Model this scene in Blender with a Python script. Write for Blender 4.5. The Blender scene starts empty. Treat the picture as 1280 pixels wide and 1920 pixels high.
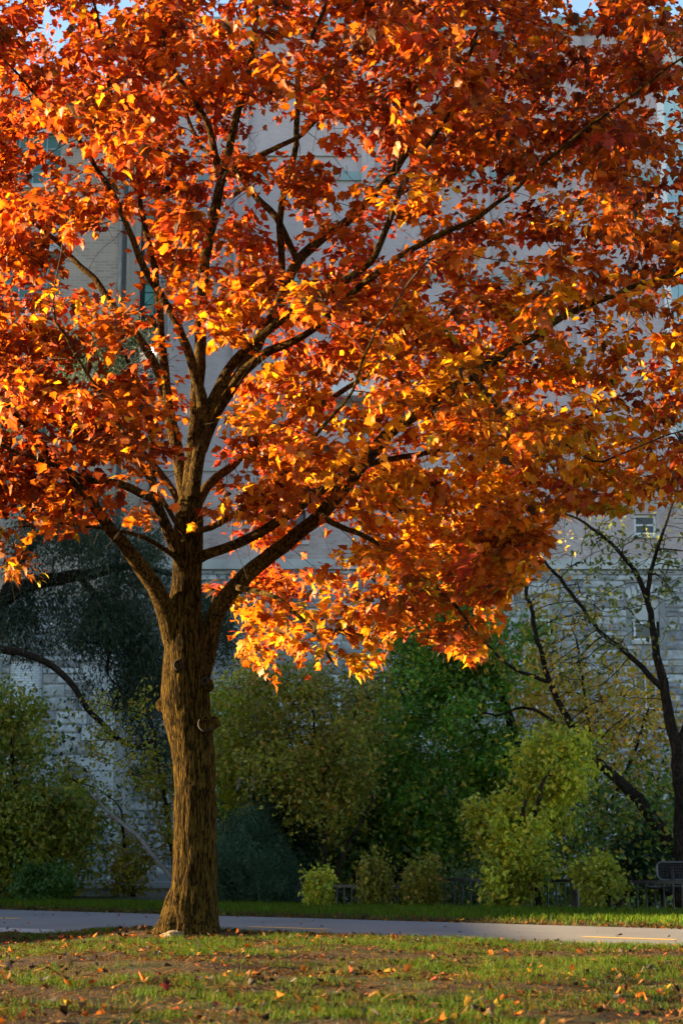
import bpy, bmesh, math, random
import numpy as np
from mathutils import Vector, Matrix, kdtree

R = math.radians
rng = np.random.default_rng(7)
random.seed(7)
scene = bpy.context.scene
col = scene.collection

# ------------------------------------------------------------------ camera
CAM_H, K, PITCH = 0.97, 3200.0, math.atan((1595 - 960) / 3200.0)
cam_d = bpy.data.cameras.new('camera')
cam = bpy.data.objects.new('camera', cam_d)
col.objects.link(cam)
cam.location = (0, 0, CAM_H)
cam.rotation_euler = (R(90) + PITCH, 0, 0)
cam_d.sensor_fit = 'VERTICAL'
cam_d.sensor_height = 36.0
cam_d.sensor_width = 24.0
cam_d.lens = K / 1920.0 * 36.0
cam_d.clip_end = 2000
cam_d.dof.use_dof = True
cam_d.dof.focus_distance = 18.2
cam_d.dof.aperture_fstop = 3.2
scene.camera = cam

# ------------------------------------------------------------------ light
SUN_EL, SUN_BEHIND = R(10.0), R(4.0)
tosun = Vector((-math.cos(SUN_EL) * math.cos(SUN_BEHIND),
                math.cos(SUN_EL) * math.sin(SUN_BEHIND), math.sin(SUN_EL)))
world = bpy.data.worlds.new('World')
scene.world = world
world.use_nodes = True
wn = world.node_tree.nodes
sky = wn.new('ShaderNodeTexSky')
sky.sky_type = 'NISHITA'
sky.sun_disc = False
sky.sun_elevation = SUN_EL
sky.sun_rotation = R(-90) + SUN_BEHIND
sky.air_density = 1.0
sky.dust_density = 0.6
sky.ozone_density = 1.5
wn['Background'].inputs['Strength'].default_value = 0.052
world.node_tree.links.new(sky.outputs[0], wn['Background'].inputs['Color'])
sun_d = bpy.data.lights.new('sun', 'SUN')
sun_d.energy = 5.0
sun_d.angle = R(0.5)
sun_d.color = (1.0, 0.72, 0.36)
sun = bpy.data.objects.new('sun', sun_d)
col.objects.link(sun)
sun.location = (-30, 20, 30)
sun.rotation_euler = tosun.to_track_quat('Z', 'Y').to_euler()
scene.view_settings.view_transform = 'Standard'
scene.view_settings.look = 'None'
scene.view_settings.gamma = 1.0
scene.view_settings.exposure = 3.4
scene.render.engine = 'CYCLES'
cy = scene.cycles
cy.use_denoising = True
cy.max_bounces = 8
cy.diffuse_bounces = 4
cy.transmission_bounces = 6
cy.glossy_bounces = 2
cy.sample_clamp_indirect = 6.0
cy.caustics_reflective = False
cy.caustics_refractive = False

# ------------------------------------------------------------------ helpers
FW = Vector((0, math.cos(PITCH), math.sin(PITCH)))
UP = Vector((0, -math.sin(PITCH), math.cos(PITCH)))


def ray(px, py):
    return FW + Vector(((px - 640) / K, 0, 0)) - UP * ((py - 960) / K)


def P(px, py, Y):
    d = ray(px, py)
    return Vector((0, 0, CAM_H)) + d * (Y / d.y)


def G(px, py, z=0.0):
    d = ray(px, py)
    return Vector((0, 0, CAM_H)) + d * ((z - CAM_H) / d.z)


def project(p):
    """world points (n,3) -> pixel coordinates of the photograph"""
    p = np.asarray(p, float)
    q = p - np.array([0, 0, CAM_H])
    f = q @ np.array(FW)
    f = np.maximum(f, 0.1)
    return 640 + K * q[:, 0] / f, 960 - K * (q @ np.array(UP)) / f


def hash3(i, seed):
    i = i.astype(np.int64)
    h = (i[:, 0] * 374761393 + i[:, 1] * 668265263 + i[:, 2] * 2147483647 + seed * 974634777) & 0xffffffff
    h = ((h ^ (h >> 13)) * 1274126177) & 0xffffffff
    h = (h ^ (h >> 16)) & 0xffffffff
    return h / 4294967295.0


def vnoise(p, seed=0):
    """smooth value noise in 0..1 for (n,3) points"""
    p = np.asarray(p, float)
    b = np.floor(p)
    f = p - b
    f = f * f * (3 - 2 * f)
    out = np.zeros(len(p))
    for dx in (0, 1):
        for dy in (0, 1):
            for dz in (0, 1):
                w = (f[:, 0] if dx else 1 - f[:, 0]) * (f[:, 1] if dy else 1 - f[:, 1]) * (f[:, 2] if dz else 1 - f[:, 2])
                out += w * hash3(b + np.array([dx, dy, dz]), seed)
    return out


def fbm(p, seed=0, octs=3):
    p = np.asarray(p, float)
    s, a, t = 0, 1.0, 0
    for o in range(octs):
        s = s + a * vnoise(p * 2 ** o, seed + o)
        t += a
        a *= .5
    return s / t


def tag(o, label=None, cat=None, group=None, kind=None):
    if label: o['label'] = label
    if cat: o['category'] = cat
    if group: o['group'] = group
    if kind: o['kind'] = kind
    return o


def empty(name, loc=(0, 0, 0), label=None, cat=None, group=None):
    o = bpy.data.objects.new(name, None)
    o.empty_display_size = .2
    o.location = loc
    col.objects.link(o)
    return tag(o, label, cat, group)


def link(name, me, mat=None, parent=None, loc=None):
    if mat is not None and not me.materials:
        me.materials.append(mat)
    o = bpy.data.objects.new(name, me)
    col.objects.link(o)
    if parent is not None:
        o.parent = parent
        base = Vector((0, 0, 0))
        q = parent
        while q is not None:
            base += q.location
            q = q.parent
        # geometry is written in world coordinates: undo the parents' offset
        o.location = (Vector(loc) if loc is not None else Vector((0, 0, 0))) - base
    elif loc is not None:
        o.location = loc
    return o


def np_mesh(name, verts, polys_flat, nper, cols=None, smooth=False):
    """verts (n,3); polys_flat (m*nper,) ; constant nper"""
    me = bpy.data.meshes.new(name)
    verts = np.ascontiguousarray(verts, np.float32)
    polys_flat = np.ascontiguousarray(polys_flat, np.int32).ravel()
    n, m = len(verts), len(polys_flat) // nper
    me.vertices.add(n)
    me.vertices.foreach_set('co', verts.ravel())
    me.loops.add(m * nper)
    me.loops.foreach_set('vertex_index', polys_flat)
    me.polygons.add(m)
    me.polygons.foreach_set('loop_start', np.arange(0, m * nper, nper, dtype=np.int32))
    if smooth:
        me.polygons.foreach_set('use_smooth', np.ones(m, bool))
    me.update(calc_edges=True)
    if cols is not None:
        a = me.color_attributes.new('col', 'FLOAT_COLOR', 'POINT')
        c = np.ones((n, 4), np.float32)
        c[:, :3] = cols
        a.data.foreach_set('color', c.ravel())
    return me


class MB:
    """collects quads / tris in world coordinates and links them as one mesh object"""

    def __init__(self):
        self.v, self.f = [], []

    def box(self, x0, x1, y0, y1, z0, z1):
        b = len(self.v)
        self.v += [(x0, y0, z0), (x1, y0, z0), (x1, y1, z0), (x0, y1, z0),
                   (x0, y0, z1), (x1, y0, z1), (x1, y1, z1), (x0, y1, z1)]
        self.f += [tuple(b + i for i in q) for q in
                   ((0, 3, 2, 1), (4, 5, 6, 7), (0, 1, 5, 4), (1, 2, 6, 5), (2, 3, 7, 6), (3, 0, 4, 7))]
        return self

    def obox(self, c, ex, ey, hx, hy, z0, z1):
        """box oriented in plan: centre c, unit axes ex, ey"""
        b = len(self.v)
        for z in (z0, z1):
            for sx, sy in ((-1, -1), (1, -1), (1, 1), (-1, 1)):
                q = Vector((c[0], c[1], 0)) + ex * (sx * hx) + ey * (sy * hy)
                self.v.append((q.x, q.y, z))
        self.f += [tuple(b + i for i in q) for q in
                   ((0, 3, 2, 1), (4, 5, 6, 7), (0, 1, 5, 4), (1, 2, 6, 5), (2, 3, 7, 6), (3, 0, 4, 7))]
        return self

    def tube(self, pts, rad, n=8, cap=True):
        pts = [Vector(p) for p in pts]
        if not hasattr(rad, '__len__'):
            rad = [rad] * len(pts)
        b = len(self.v)
        T0 = (pts[1] - pts[0]).normalized()
        ref = Vector((1, 0, 0)) if abs(T0.x) < .8 else Vector((0, 1, 0))
        u = T0.cross(ref).normalized()
        for i, p in enumerate(pts):
            a = pts[max(i - 1, 0)]
            c = pts[min(i + 1, len(pts) - 1)]
            T = (c - a)
            T = T.normalized() if T.length > 1e-9 else T0
            u = (u - T * u.dot(T))
            u = u.normalized() if u.length > 1e-6 else T.orthogonal().normalized()
            w = T.cross(u)
            for k in range(n):
                t = 2 * math.pi * k / n
                q = p + (u * math.cos(t) + w * math.sin(t)) * rad[i]
                self.v.append(tuple(q))
        for i in range(len(pts) - 1):
            for k in range(n):
                self.f.append((b + i * n + k, b + i * n + (k + 1) % n, b + (i + 1) * n + (k + 1) % n, b + (i + 1) * n + k))
        if cap:
            self.f.append(tuple(b + k for k in range(n - 1, -1, -1)))
            e = b + (len(pts) - 1) * n
            self.f.append(tuple(e + k for k in range(n)))
        return self

    def mesh(self, name='mesh', smooth=False):
        me = bpy.data.meshes.new(name)
        me.from_pydata(self.v, [], self.f)
        if smooth:
            me.polygons.foreach_set('use_smooth', np.ones(len(me.polygons), bool))
        me.update()
        return me

    def build(self, name, mat, parent=None, smooth=False):
        return link(name, self.mesh(name, smooth), mat, parent)


def resample(pts, step):
    """pts: list of tuples (x,y,z,r) -> evenly spaced Catmull-Rom samples"""
    pts = np.array(pts, float)
    P0 = np.vstack([2 * pts[0] - pts[1], pts, 2 * pts[-1] - pts[-2]])
    out = []
    for i in range(len(pts) - 1):
        a, b, c, d = P0[i:i + 4]
        L = np.linalg.norm((c - b)[:3])
        n = max(1, int(round(L / step)))
        for k in range(n):
            t = k / n
            q = .5 * ((2 * b) + (-a + c) * t + (2 * a - 5 * b + 4 * c - d) * t * t + (-a + 3 * b - 3 * c + d) * t ** 3)
            q[3] = b[3] + (c[3] - b[3]) * t
            out.append(q)
    out.append(pts[-1])
    return np.array(out)


# ------------------------------------------------------------------ materials
def new_mat(name):
    m = bpy.data.materials.new(name)
    m.use_nodes = True
    nt = m.node_tree
    return m, nt, nt.nodes['Principled BSDF']


def ramp(nt, fac, stops):
    r = nt.nodes.new('ShaderNodeValToRGB')
    e = r.color_ramp.elements
    while len(e) < len(stops):
        e.new(.5)
    for i, (p, c) in enumerate(stops):
        e[i].position = p
        e[i].color = (*c, 1)
    nt.links.new(fac, r.inputs[0])
    return r.outputs[0]


def tex_noise(nt, scale, detail=4, vec=None, rough=.55):
    n = nt.nodes.new('ShaderNodeTexNoise')
    n.inputs['Scale'].default_value = scale
    n.inputs['Detail'].default_value = detail
    n.inputs['Roughness'].default_value = rough
    if vec is not None:
        nt.links.new(vec, n.inputs['Vector'])
    return n.outputs['Fac']


def geo_vec(nt, scale=(1, 1, 1)):
    g = nt.nodes.new('ShaderNodeNewGeometry')
    m = nt.nodes.new('ShaderNodeMapping')
    m.inputs['Scale'].default_value = scale
    nt.links.new(g.outputs['Position'], m.inputs['Vector'])
    return m.outputs[0]


def mix_col(nt, fac, a, b, mode='MIX'):
    m = nt.nodes.new('ShaderNodeMix')
    m.data_type = 'RGBA'
    m.blend_type = mode
    for sock, v in ((m.inputs[0], fac), (m.inputs[6], a), (m.inputs[7], b)):
        if hasattr(v, 'is_linked'):
            nt.links.new(v, sock)
        elif isinstance(v, (int, float)):
            sock.default_value = v
        else:
            sock.default_value = (*v, 1)
    return m.outputs[2]


def bump(nt, h, strength, dist, bsdf, chain=None):
    b = nt.nodes.new('ShaderNodeBump')
    b.inputs['Strength'].default_value = strength
    b.inputs['Distance'].default_value = dist
    nt.links.new(h, b.inputs['Height'])
    if chain is not None:
        nt.links.new(chain, b.inputs['Normal'])
    if bsdf is not None:
        nt.links.new(b.outputs[0], bsdf.inputs['Normal'])
    return b.outputs[0]


def mat_noise(name, a, b, scale, rough=.9, bumpd=.01, bscale=None, stretch=(1, 1, 1), spec=.3, c=None, metal=0):
    m, nt, bs = new_mat(name)
    v = geo_vec(nt, stretch)
    stops = [(.32, a), (.68, b)] if c is None else [(.25, a), (.5, b), (.75, c)]
    cc = ramp(nt, tex_noise(nt, scale, 5, v), stops)
    nt.links.new(cc, bs.inputs['Base Color'])
    bs.inputs['Roughness'].default_value = rough
    bs.inputs['Specular IOR Level'].default_value = spec
    bs.inputs['Metallic'].default_value = metal
    if bumpd:
        bump(nt, tex_noise(nt, bscale or scale * 6, 4, v), .7, bumpd, bs)
    return m


def mat_attr(name, source='attr', rough=.85, spec=.3, bumpd=0, bscale=30, vary=.25, vscale=8):
    m, nt, bs = new_mat(name)
    if source == 'attr':
        a = nt.nodes.new('ShaderNodeAttribute')
        a.attribute_name = 'col'
        c = a.outputs['Color']
    else:
        a = nt.nodes.new('ShaderNodeObjectInfo')
        c = a.outputs['Color']
    v = geo_vec(nt)
    n = tex_noise(nt, vscale, 4, v)
    f = ramp(nt, n, [(.3, (1 - vary,) * 3), (.7, (1 + vary,) * 3)])
    cc = mix_col(nt, 1.0, c, f, 'MULTIPLY')
    nt.links.new(cc, bs.inputs['Base Color'])
    bs.inputs['Roughness'].default_value = rough
    bs.inputs['Specular IOR Level'].default_value = spec
    if bumpd:
        bump(nt, tex_noise(nt, bscale, 5, v), .8, bumpd, bs)
    return m


def mat_leaf(name, source='attr', trans=.45, rough=.5, spec=.25, veins=True, gain=1.25):
    m, nt, bs = new_mat(name)
    out = nt.nodes['Material Output']
    if source == 'attr':
        a = nt.nodes.new('ShaderNodeAttribute')
        a.attribute_name = 'col'
        c = a.outputs['Color']
    else:
        a = nt.nodes.new('ShaderNodeObjectInfo')
        c = a.outputs['Color']
    v = geo_vec(nt)
    if veins:
        f = ramp(nt, tex_noise(nt, 40, 3, v), [(.3, (.78,) * 3), (.7, (1.15,) * 3)])
        c = mix_col(nt, 1.0, c, f, 'MULTIPLY')
        bump(nt, tex_noise(nt, 60, 2, v), .5, .004, bs)
    nt.links.new(c, bs.inputs['Base Color'])
    bs.inputs['Roughness'].default_value = rough
    bs.inputs['Specular IOR Level'].default_value = spec
    t = nt.nodes.new('ShaderNodeBsdfTranslucent')
    tc = mix_col(nt, 1.0, c, (gain, gain * .95, gain * .7), 'MULTIPLY')
    nt.links.new(tc, t.inputs['Color'])
    mx = nt.nodes.new('ShaderNodeMixShader')
    mx.inputs[0].default_value = trans
    nt.links.new(bs.outputs[0], mx.inputs[1])
    nt.links.new(t.outputs[0], mx.inputs[2])
    nt.links.new(mx.outputs[0], out.inputs['Surface'])
    return m


def mat_bark(name, dark, light, zs=.15, sc=26, bd=.03, big=(.7, 1.2)):
    """furrowed bark: meandering vertical furrows where two stretched noises cross their middle"""
    m, nt, bs = new_mat(name)

    def math_(op, a, b=None, clamp=False):
        q = nt.nodes.new('ShaderNodeMath')
        q.operation = op
        q.use_clamp = clamp
        for k, v in enumerate((a, b)):
            if v is None: continue
            if hasattr(v, 'is_linked'): nt.links.new(v, q.inputs[k])
            else: q.inputs[k].default_value = v
        return q.outputs[0]

    def furrow(scale, stretch, gain):
        v = geo_vec(nt, (1, 1, stretch))
        n = tex_noise(nt, scale, 2, v, .5)
        return math_('MULTIPLY', math_('ABSOLUTE', math_('SUBTRACT', n, .5)), gain, True)

    f1 = furrow(sc, zs, 9.0)
    f2 = furrow(sc * 1.7, zs * 1.6, 6.0)
    fine = tex_noise(nt, sc * 4, 3, geo_vec(nt, (1, 1, .4)), .6)
    h = math_('MULTIPLY', math_('POWER', f1, .7), math_('ADD', math_('MULTIPLY', f2, .6), .4))
    h = math_('ADD', math_('MULTIPLY', h, .8), math_('MULTIPLY', fine, .3), True)
    cc = ramp(nt, h, [(.22, dark), (.85, light)])
    bg = ramp(nt, tex_noise(nt, 4, 3, geo_vec(nt)), [(.3, (big[0],) * 3), (.7, (big[1], big[1], big[1] * .9))])
    cc = mix_col(nt, 1.0, cc, bg, 'MULTIPLY')
    nt.links.new(cc, bs.inputs['Base Color'])
    bs.inputs['Roughness'].default_value = .95
    bs.inputs['Diffuse Roughness'].default_value = 1.0
    bs.inputs['Specular IOR Level'].default_value = .03
    bump(nt, h, .9, bd, bs)
    return m


def mat_brick(name, c1, c2, mortar, bw=.21, bh=.068, mort=.012, stain=(.8, 1.1)):
    m, nt, bs = new_mat(name)
    g = nt.nodes.new('ShaderNodeNewGeometry')
    sx = nt.nodes.new('ShaderNodeSeparateXYZ')
    nt.links.new(g.outputs['Position'], sx.inputs[0])
    ad = nt.nodes.new('ShaderNodeMath')
    nt.links.new(sx.outputs[0], ad.inputs[0])
    nt.links.new(sx.outputs[1], ad.inputs[1])
    cx = nt.nodes.new('ShaderNodeCombineXYZ')
    nt.links.new(ad.outputs[0], cx.inputs[0])
    nt.links.new(sx.outputs[2], cx.inputs[1])
    b = nt.nodes.new('ShaderNodeTexBrick')
    nt.links.new(cx.outputs[0], b.inputs['Vector'])
    b.inputs['Scale'].default_value = 1.0
    b.inputs['Brick Width'].default_value = bw
    b.inputs['Row Height'].default_value = bh
    b.inputs['Mortar Size'].default_value = mort
    b.inputs['Color1'].default_value = (*c1, 1)
    b.inputs['Color2'].default_value = (*c2, 1)
    b.inputs['Mortar'].default_value = (*mortar, 1)
    v = geo_vec(nt, (1, 1, .35))
    st = ramp(nt, tex_noise(nt, .9, 5, v), [(.3, (stain[0],) * 3), (.7, (stain[1],) * 3)])
    cc = mix_col(nt, 1.0, b.outputs['Color'], st, 'MULTIPLY')
    nt.links.new(cc, bs.inputs['Base Color'])
    bs.inputs['Roughness'].default_value = .9
    bs.inputs['Specular IOR Level'].default_value = .2
    bump(nt, b.outputs['Fac'], -.6, .012, bs)
    return m


def mat_plain(name, c, rough=.5, metal=0, spec=.5, emit=None, es=0):
    m, nt, bs = new_mat(name)
    bs.inputs['Base Color'].default_value = (*c, 1)
    bs.inputs['Roughness'].default_value = rough
    bs.inputs['Metallic'].default_value = metal
    bs.inputs['Specular IOR Level'].default_value = spec
    if emit:
        bs.inputs['Emission Color'].default_value = (*emit, 1)
        bs.inputs['Emission Strength'].default_value = es
    return m


M = {}
M['bark'] = mat_bark('maple bark', (.004, .0024, .0011), (.092, .054, .0105), .14, 28, .014)
M['limb'] = mat_bark('limb bark', (.008, .005, .0027), (.115, .067, .016), .4, 26, .006)
M['twig'] = mat_noise('twig bark', (.014, .009, .006), (.034, .023, .014), 20, .9, 0)
M['darkbark'] = mat_bark('dark bark', (.010, .008, .007), (.040, .033, .027), .3, 22, .008)
M['greytwig'] = mat_noise('grey twig', (.10, .095, .09), (.2, .19, .18), 12, .9, 0)
M['leaf'] = mat_leaf('maple leaf', trans=.55, gain=1.4)
M['leaf_obj'] = mat_leaf('maple leaf single', 'object', trans=.55, gain=1.4)
M['bgleaf'] = mat_leaf('shrub leaf', 'attr', .5, .5, .35, False, 1.25)
M['dryleaf'] = mat_leaf('fallen leaf', 'attr', .15, .85, .05, True, 1.0)
M['dryleaf_obj'] = mat_leaf('fallen leaf single', 'object', .15, .85, .05, True, 1.0)
M['grass'] = mat_leaf('grass blade', 'attr', .4, .6, .1, False, 1.2)
M['stone_obj'] = mat_attr('wall stone single', 'object', .92, .2, .02, 14, .3, 5)
M['stone'] = mat_attr('wall stone', 'attr', .92, .2, .02, 14, .3, 5)
M['mortar'] = mat_noise('lime mortar', (.17, .175, .175), (.26, .265, .265), 2.5, .95, .01, 20)
M['brick_upper'] = mat_brick('washed brick', (.40, .34, .36), (.46, .40, .42), (.40, .37, .39), stain=(.86, 1.06))
M['brick_red'] = mat_brick('faded red brick', (.36, .24, .22), (.46, .38, .37), (.42, .40, .40), stain=(.7, 1.15))
M['brick_tan'] = mat_brick('tan brick', (.26, .21, .17), (.36, .30, .25), (.34, .31, .28), .3, .1, .014)
M['brick_white'] = mat_brick('white brick', (.55, .57, .58), (.66, .68, .68), (.38, .39, .40), .22, .075, .012)
M['cement'] = mat_noise('cement', (.34, .35, .35), (.48, .49, .48), 1.5, .9, .006, 18)
M['teal_trim'] = mat_noise('teal trim', (.18, .28, .30), (.24, .35, .36), 1.2, .7, 0)
M['white_paint'] = mat_noise('white paint', (.62, .64, .66), (.74, .75, .76), 2, .6, 0)
M['siding'] = mat_noise('pale siding', (.55, .57, .60), (.66, .68, .70), 1.2, .55, 0)
M['dark_metal'] = mat_noise('black metal', (.006, .0065, .007), (.014, .0145, .015), 9, .6, 0, spec=.2)
M['bench_rim'] = mat_noise('worn bench enamel', (.008, .009, .010), (.016, .017, .018), 9, .35, 0, spec=.6)
M['fence_metal'] = mat_noise('fence metal', (.010, .011, .012), (.022, .024, .025), 9, .55, 0, spec=.4)
M['glass_dark'] = mat_plain('dark pane', (.015, .018, .02), .12, 0, .5)
M['glass_green'] = mat_noise('green wired glass', (.04, .10, .10), (.07, .16, .15), 1.5, .3, 0)
M['glass_teal'] = mat_noise('teal glazing', (.14, .42, .40), (.2, .5, .48), 1.0, .3, 0)
M['glass_blue'] = mat_noise('pale blue cladding glass', (.30, .47, .52), (.42, .58, .62), .8, .25, 0)
M['wood_red'] = mat_noise('old red boards', (.06, .03, .025), (.1, .05, .04), 6, .8, 0)
M['roof'] = mat_plain('flat roof', (.08, .08, .085), .9)
M['lamp'] = mat_plain('lit lamp lens', (.9, .9, .8), .3, 0, .5, (1.0, .95, .7), 1.6)
M['wallconc'] = mat_noise('weathered concrete', (.20, .24, .25), (.36, .40, .40), 1.1, .9, .01, 12)
M['rock'] = mat_noise('pale rock', (.07, .052, .03), (.14, .105, .06), 14, .95, .01, 40)
M['scar'] = mat_noise('cut scar wood', (.005, .003, .002), (.014, .008, .005), 22, .9, .004, 60)


# ------------------------------------------------------------------ the ground
CL, CR = G(0, 1722), G(1280, 1764)
PD = Vector((CR.x - CL.x, CR.y - CL.y, 0)).normalized()      # along the path (towards the right)
PN = Vector((-PD.y, PD.x, 0))                               # across it, away from the camera
if PN.y < 0: PN = -PN
HALF_FAR, HALF_NEAR = 2.55, 2.35


def vg(a):
    return 5.5 + (np.clip(a, -40, 40) + 5.9) * .12


def s_of(x, y):
    return (x - CL.x) * PN.x + (y - CL.y) * PN.y


def a_of(x, y):
    return (x - CL.x) * PD.x + (y - CL.y) * PD.y


def sstep(a, b, x):
    t = np.clip((x - a) / (b - a), 0, 1)
    return t * t * (3 - 2 * t)


TREE = G(362, 1766)
TREE_Y = 18.3


def ground_z(x, y):
    x, y = np.asarray(x, float), np.asarray(y, float)
    s, a = s_of(x, y), a_of(x, y)
    n = fbm(np.stack([x * .9, y * .9, x * 0], -1).reshape(-1, 3), 3).reshape(x.shape) - .5
    near = .085 * sstep(-HALF_NEAR + .02, -HALF_NEAR - .55, s) * sstep(-3.4, -2.2, x) + (.12 * n + .045 * (fbm(np.stack([x * 3.1, y * 3.1, x * 0], -1).reshape(-1, 3), 13).reshape(x.shape) - .5)) * sstep(-HALF_NEAR, -HALF_NEAR - 1.2, s)
    tr = .06 * np.exp(-(((x - TREE.x) ** 2 + (y - TREE_Y) ** 2) / .9))
    far = .05 * sstep(HALF_FAR, HALF_FAR + .6, s)
    e = s - vg(a)
    drop = -(0.95 - .035 * (np.clip(a, -12, 20) - 4)) * sstep(-.5, 1.0, e) - 1.2 * sstep(1.0, 6, e)
    return near + tr + far + drop - .012 * (np.abs(s) < 2.6)


def axis_pts():
    xs = np.concatenate([np.linspace(-400, -30, 12)[:-1], np.linspace(-30, -9, 15)[:-1], np.linspace(-9, 9, 121),
                         np.linspace(9, 30, 15)[1:], np.linspace(30, 400, 12)[1:]])
    ys = np.concatenate([np.linspace(-60, 6, 12)[:-1], np.linspace(6, 36, 201), np.linspace(36, 60, 13)[1:],
                         np.linspace(60, 700, 14)[1:]])
    return xs, ys


def build_ground():
    xs, ys = axis_pts()
    X, Y = np.meshgrid(xs, ys)
    Z = ground_z(X, Y)
    nx, ny = len(xs), len(ys)
    v = np.stack([X.ravel(), Y.ravel(), Z.ravel()], -1)
    i = np.arange(nx - 1)[None, :] + nx * np.arange(ny - 1)[:, None]
    q = np.stack([i, i + 1, i + 1 + nx, i + nx], -1).reshape(-1)
    me = np_mesh('ground', v, q, 4, None, True)
    m, nt, bs = new_mat('soil and thatch')
    vv = geo_vec(nt)
    c1 = ramp(nt, tex_noise(nt, 1.3, 5, vv), [(.38, (.026, .015, .009)), (.5, (.042, .025, .012)), (.62, (.022, .028, .008))])
    c2 = ramp(nt, tex_noise(nt, 45, 5, vv), [(.3, (.55, .5, .45)), (.7, (1.3, 1.25, 1.1))])
    nt.links.new(mix_col(nt, 1, c1, c2, 'MULTIPLY'), bs.inputs['Base Color'])
    bs.inputs['Roughness'].default_value = .95
    bs.inputs['Specular IOR Level'].default_value = .15
    bump(nt, tex_noise(nt, 60, 5, vv), .9, .03, bs)
    tag(link('ground', me, m), 'brown soil and thatch of the lawn under the grass', kind='structure')


build_ground()


def strip(name, s0, s1, a0, a1, z, mat, parent=None, na=80, kind=None, label=None, wob=.0):
    v, f = [], []
    aa = np.linspace(a0, a1, na)
    for i, a in enumerate(aa):
        for k, s in enumerate((s0, s1)):
            w = wob * (math.sin(a * 2.1 + k) + .6 * math.sin(a * 5.3 + 2 * k) + .4 * math.sin(a * 13.1))
            q = CL + PD * a + PN * (s + w)
            v.append((q.x, q.y, z))
    for i in range(na - 1):
        f.append((2 * i, 2 * i + 2, 2 * i + 3, 2 * i + 1))
    me = bpy.data.meshes.new(name)
    me.from_pydata(v, [], f)
    o = link(name, me, mat, parent)
    # top faces up
    if me.polygons[0].normal.z < 0:
        me.flip_normals()
    return tag(o, label, kind=kind)


def asphalt():
    m, nt, bs = new_mat('asphalt')
    v = geo_vec(nt)
    c = ramp(nt, tex_noise(nt, .8, 4, v), [(.3, (.115, .112, .114)), (.7, (.15, .146, .148))])
    g = ramp(nt, tex_noise(nt, 160, 3, v), [(.3, (.7,) * 3), (.7, (1.25,) * 3)])
    c = mix_col(nt, 1, c, g, 'MULTIPLY')
    nt.links.new(c, bs.inputs['Base Color'])
    bs.inputs['Roughness'].default_value = .85
    bs.inputs['Specular IOR Level'].default_value = .25
    bump(nt, tex_noise(nt, 180, 3, v), .6, .006, bs)
    return m


path = strip('path', -HALF_NEAR, HALF_FAR, -40, 50, .006, asphalt(), None, 400, 'structure',
             'grey asphalt cycle path behind the maple', .02)
M['yellow'] = mat_noise('worn yellow paint', (.48, .27, .05), (.62, .37, .08), 14, .8, 0)
for (x0, y0, x1, y1) in ((-190, 1716.5, 40, 1723.5), (465, 1739, 620, 1743.5), (1092, 1758, 1266, 1763.5)):
    A, B = G(x0, y0), G(x1, y1)
    a0, a1 = a_of(A.x, A.y), a_of(B.x, B.y)
    sm = .5 * (s_of(A.x, A.y) + s_of(B.x, B.y))
    strip('centre_dash', sm - .08, sm + .08, a0, a1, .0105, M['yellow'], path, 14, None, None, .004)
# pale concrete slab that joins the path at its near edge, left of the trunk
A, B = G(-220, 1750), G(150, 1757)
strip('concrete_slab', -HALF_NEAR - .75, -HALF_NEAR + .02, a_of(A.x, A.y) - 6, a_of(B.x, B.y), .0125,
      mat_noise('pale concrete', (.22, .215, .21), (.29, .285, .28), 3, .9, .004, 40), None, 40, 'structure',
      'pale concrete slab edging the asphalt path', .008)

# ------------------------------------------------------------------ buildings
FY, LY = 55.0, 50.0            # facade planes of the mill and of the corner block


def rectF(px0, px1, py0, py1, Y):
    a, b = P(px0, (py0 + py1) / 2, Y), P(px1, (py0 + py1) / 2, Y)
    return a.x, b.x, P((px0 + px1) / 2, py1, Y).z, P((px0 + px1) / 2, py0, Y).z


def wall_with_holes(mb, x0, x1, z0, z1, yf, depth, holes):
    """facade slab (front at yf) pierced by rectangular holes, as a grid of boxes"""
    xs = sorted({x0, x1, *[h[0] for h in holes], *[h[1] for h in holes]})
    zs = sorted({z0, z1, *[h[2] for h in holes], *[h[3] for h in holes]})
    xs = [x for x in xs if x0 <= x <= x1]
    zs = [z for z in zs if z0 <= z <= z1]
    def solid(i, j):
        cx, cz = (xs[i] + xs[i + 1]) / 2, (zs[j] + zs[j + 1]) / 2
        return not any(h[0] < cx < h[1] and h[2] < cz < h[3] for h in holes)
    nx, nz = len(xs) - 1, len(zs) - 1
    V = {}
    def vi(p):
        if p not in V:
            V[p] = len(mb.v)
            mb.v.append(p)
        return V[p]
    for i in range(nx):
        for j in range(nz):
            if not solid(i, j): continue
            a, b, c, d = xs[i], xs[i + 1], zs[j], zs[j + 1]
            mb.f.append((vi((a, yf, c)), vi((b, yf, c)), vi((b, yf, d)), vi((a, yf, d))))
            yb = yf + depth
            for (ii, jj, p, q) in ((i - 1, j, (a, c), (a, d)), (i + 1, j, (b, d), (b, c)),
                                   (i, j - 1, (b, c), (a, c)), (i, j + 1, (a, d), (b, d))):
                if not (0 <= ii < nx and 0 <= jj < nz) or not solid(ii, jj):
                    mb.f.append((vi((p[0], yf, p[1])), vi((q[0], yf, q[1])), vi((q[0], yb, q[1])), vi((p[0], yb, p[1]))))


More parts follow.
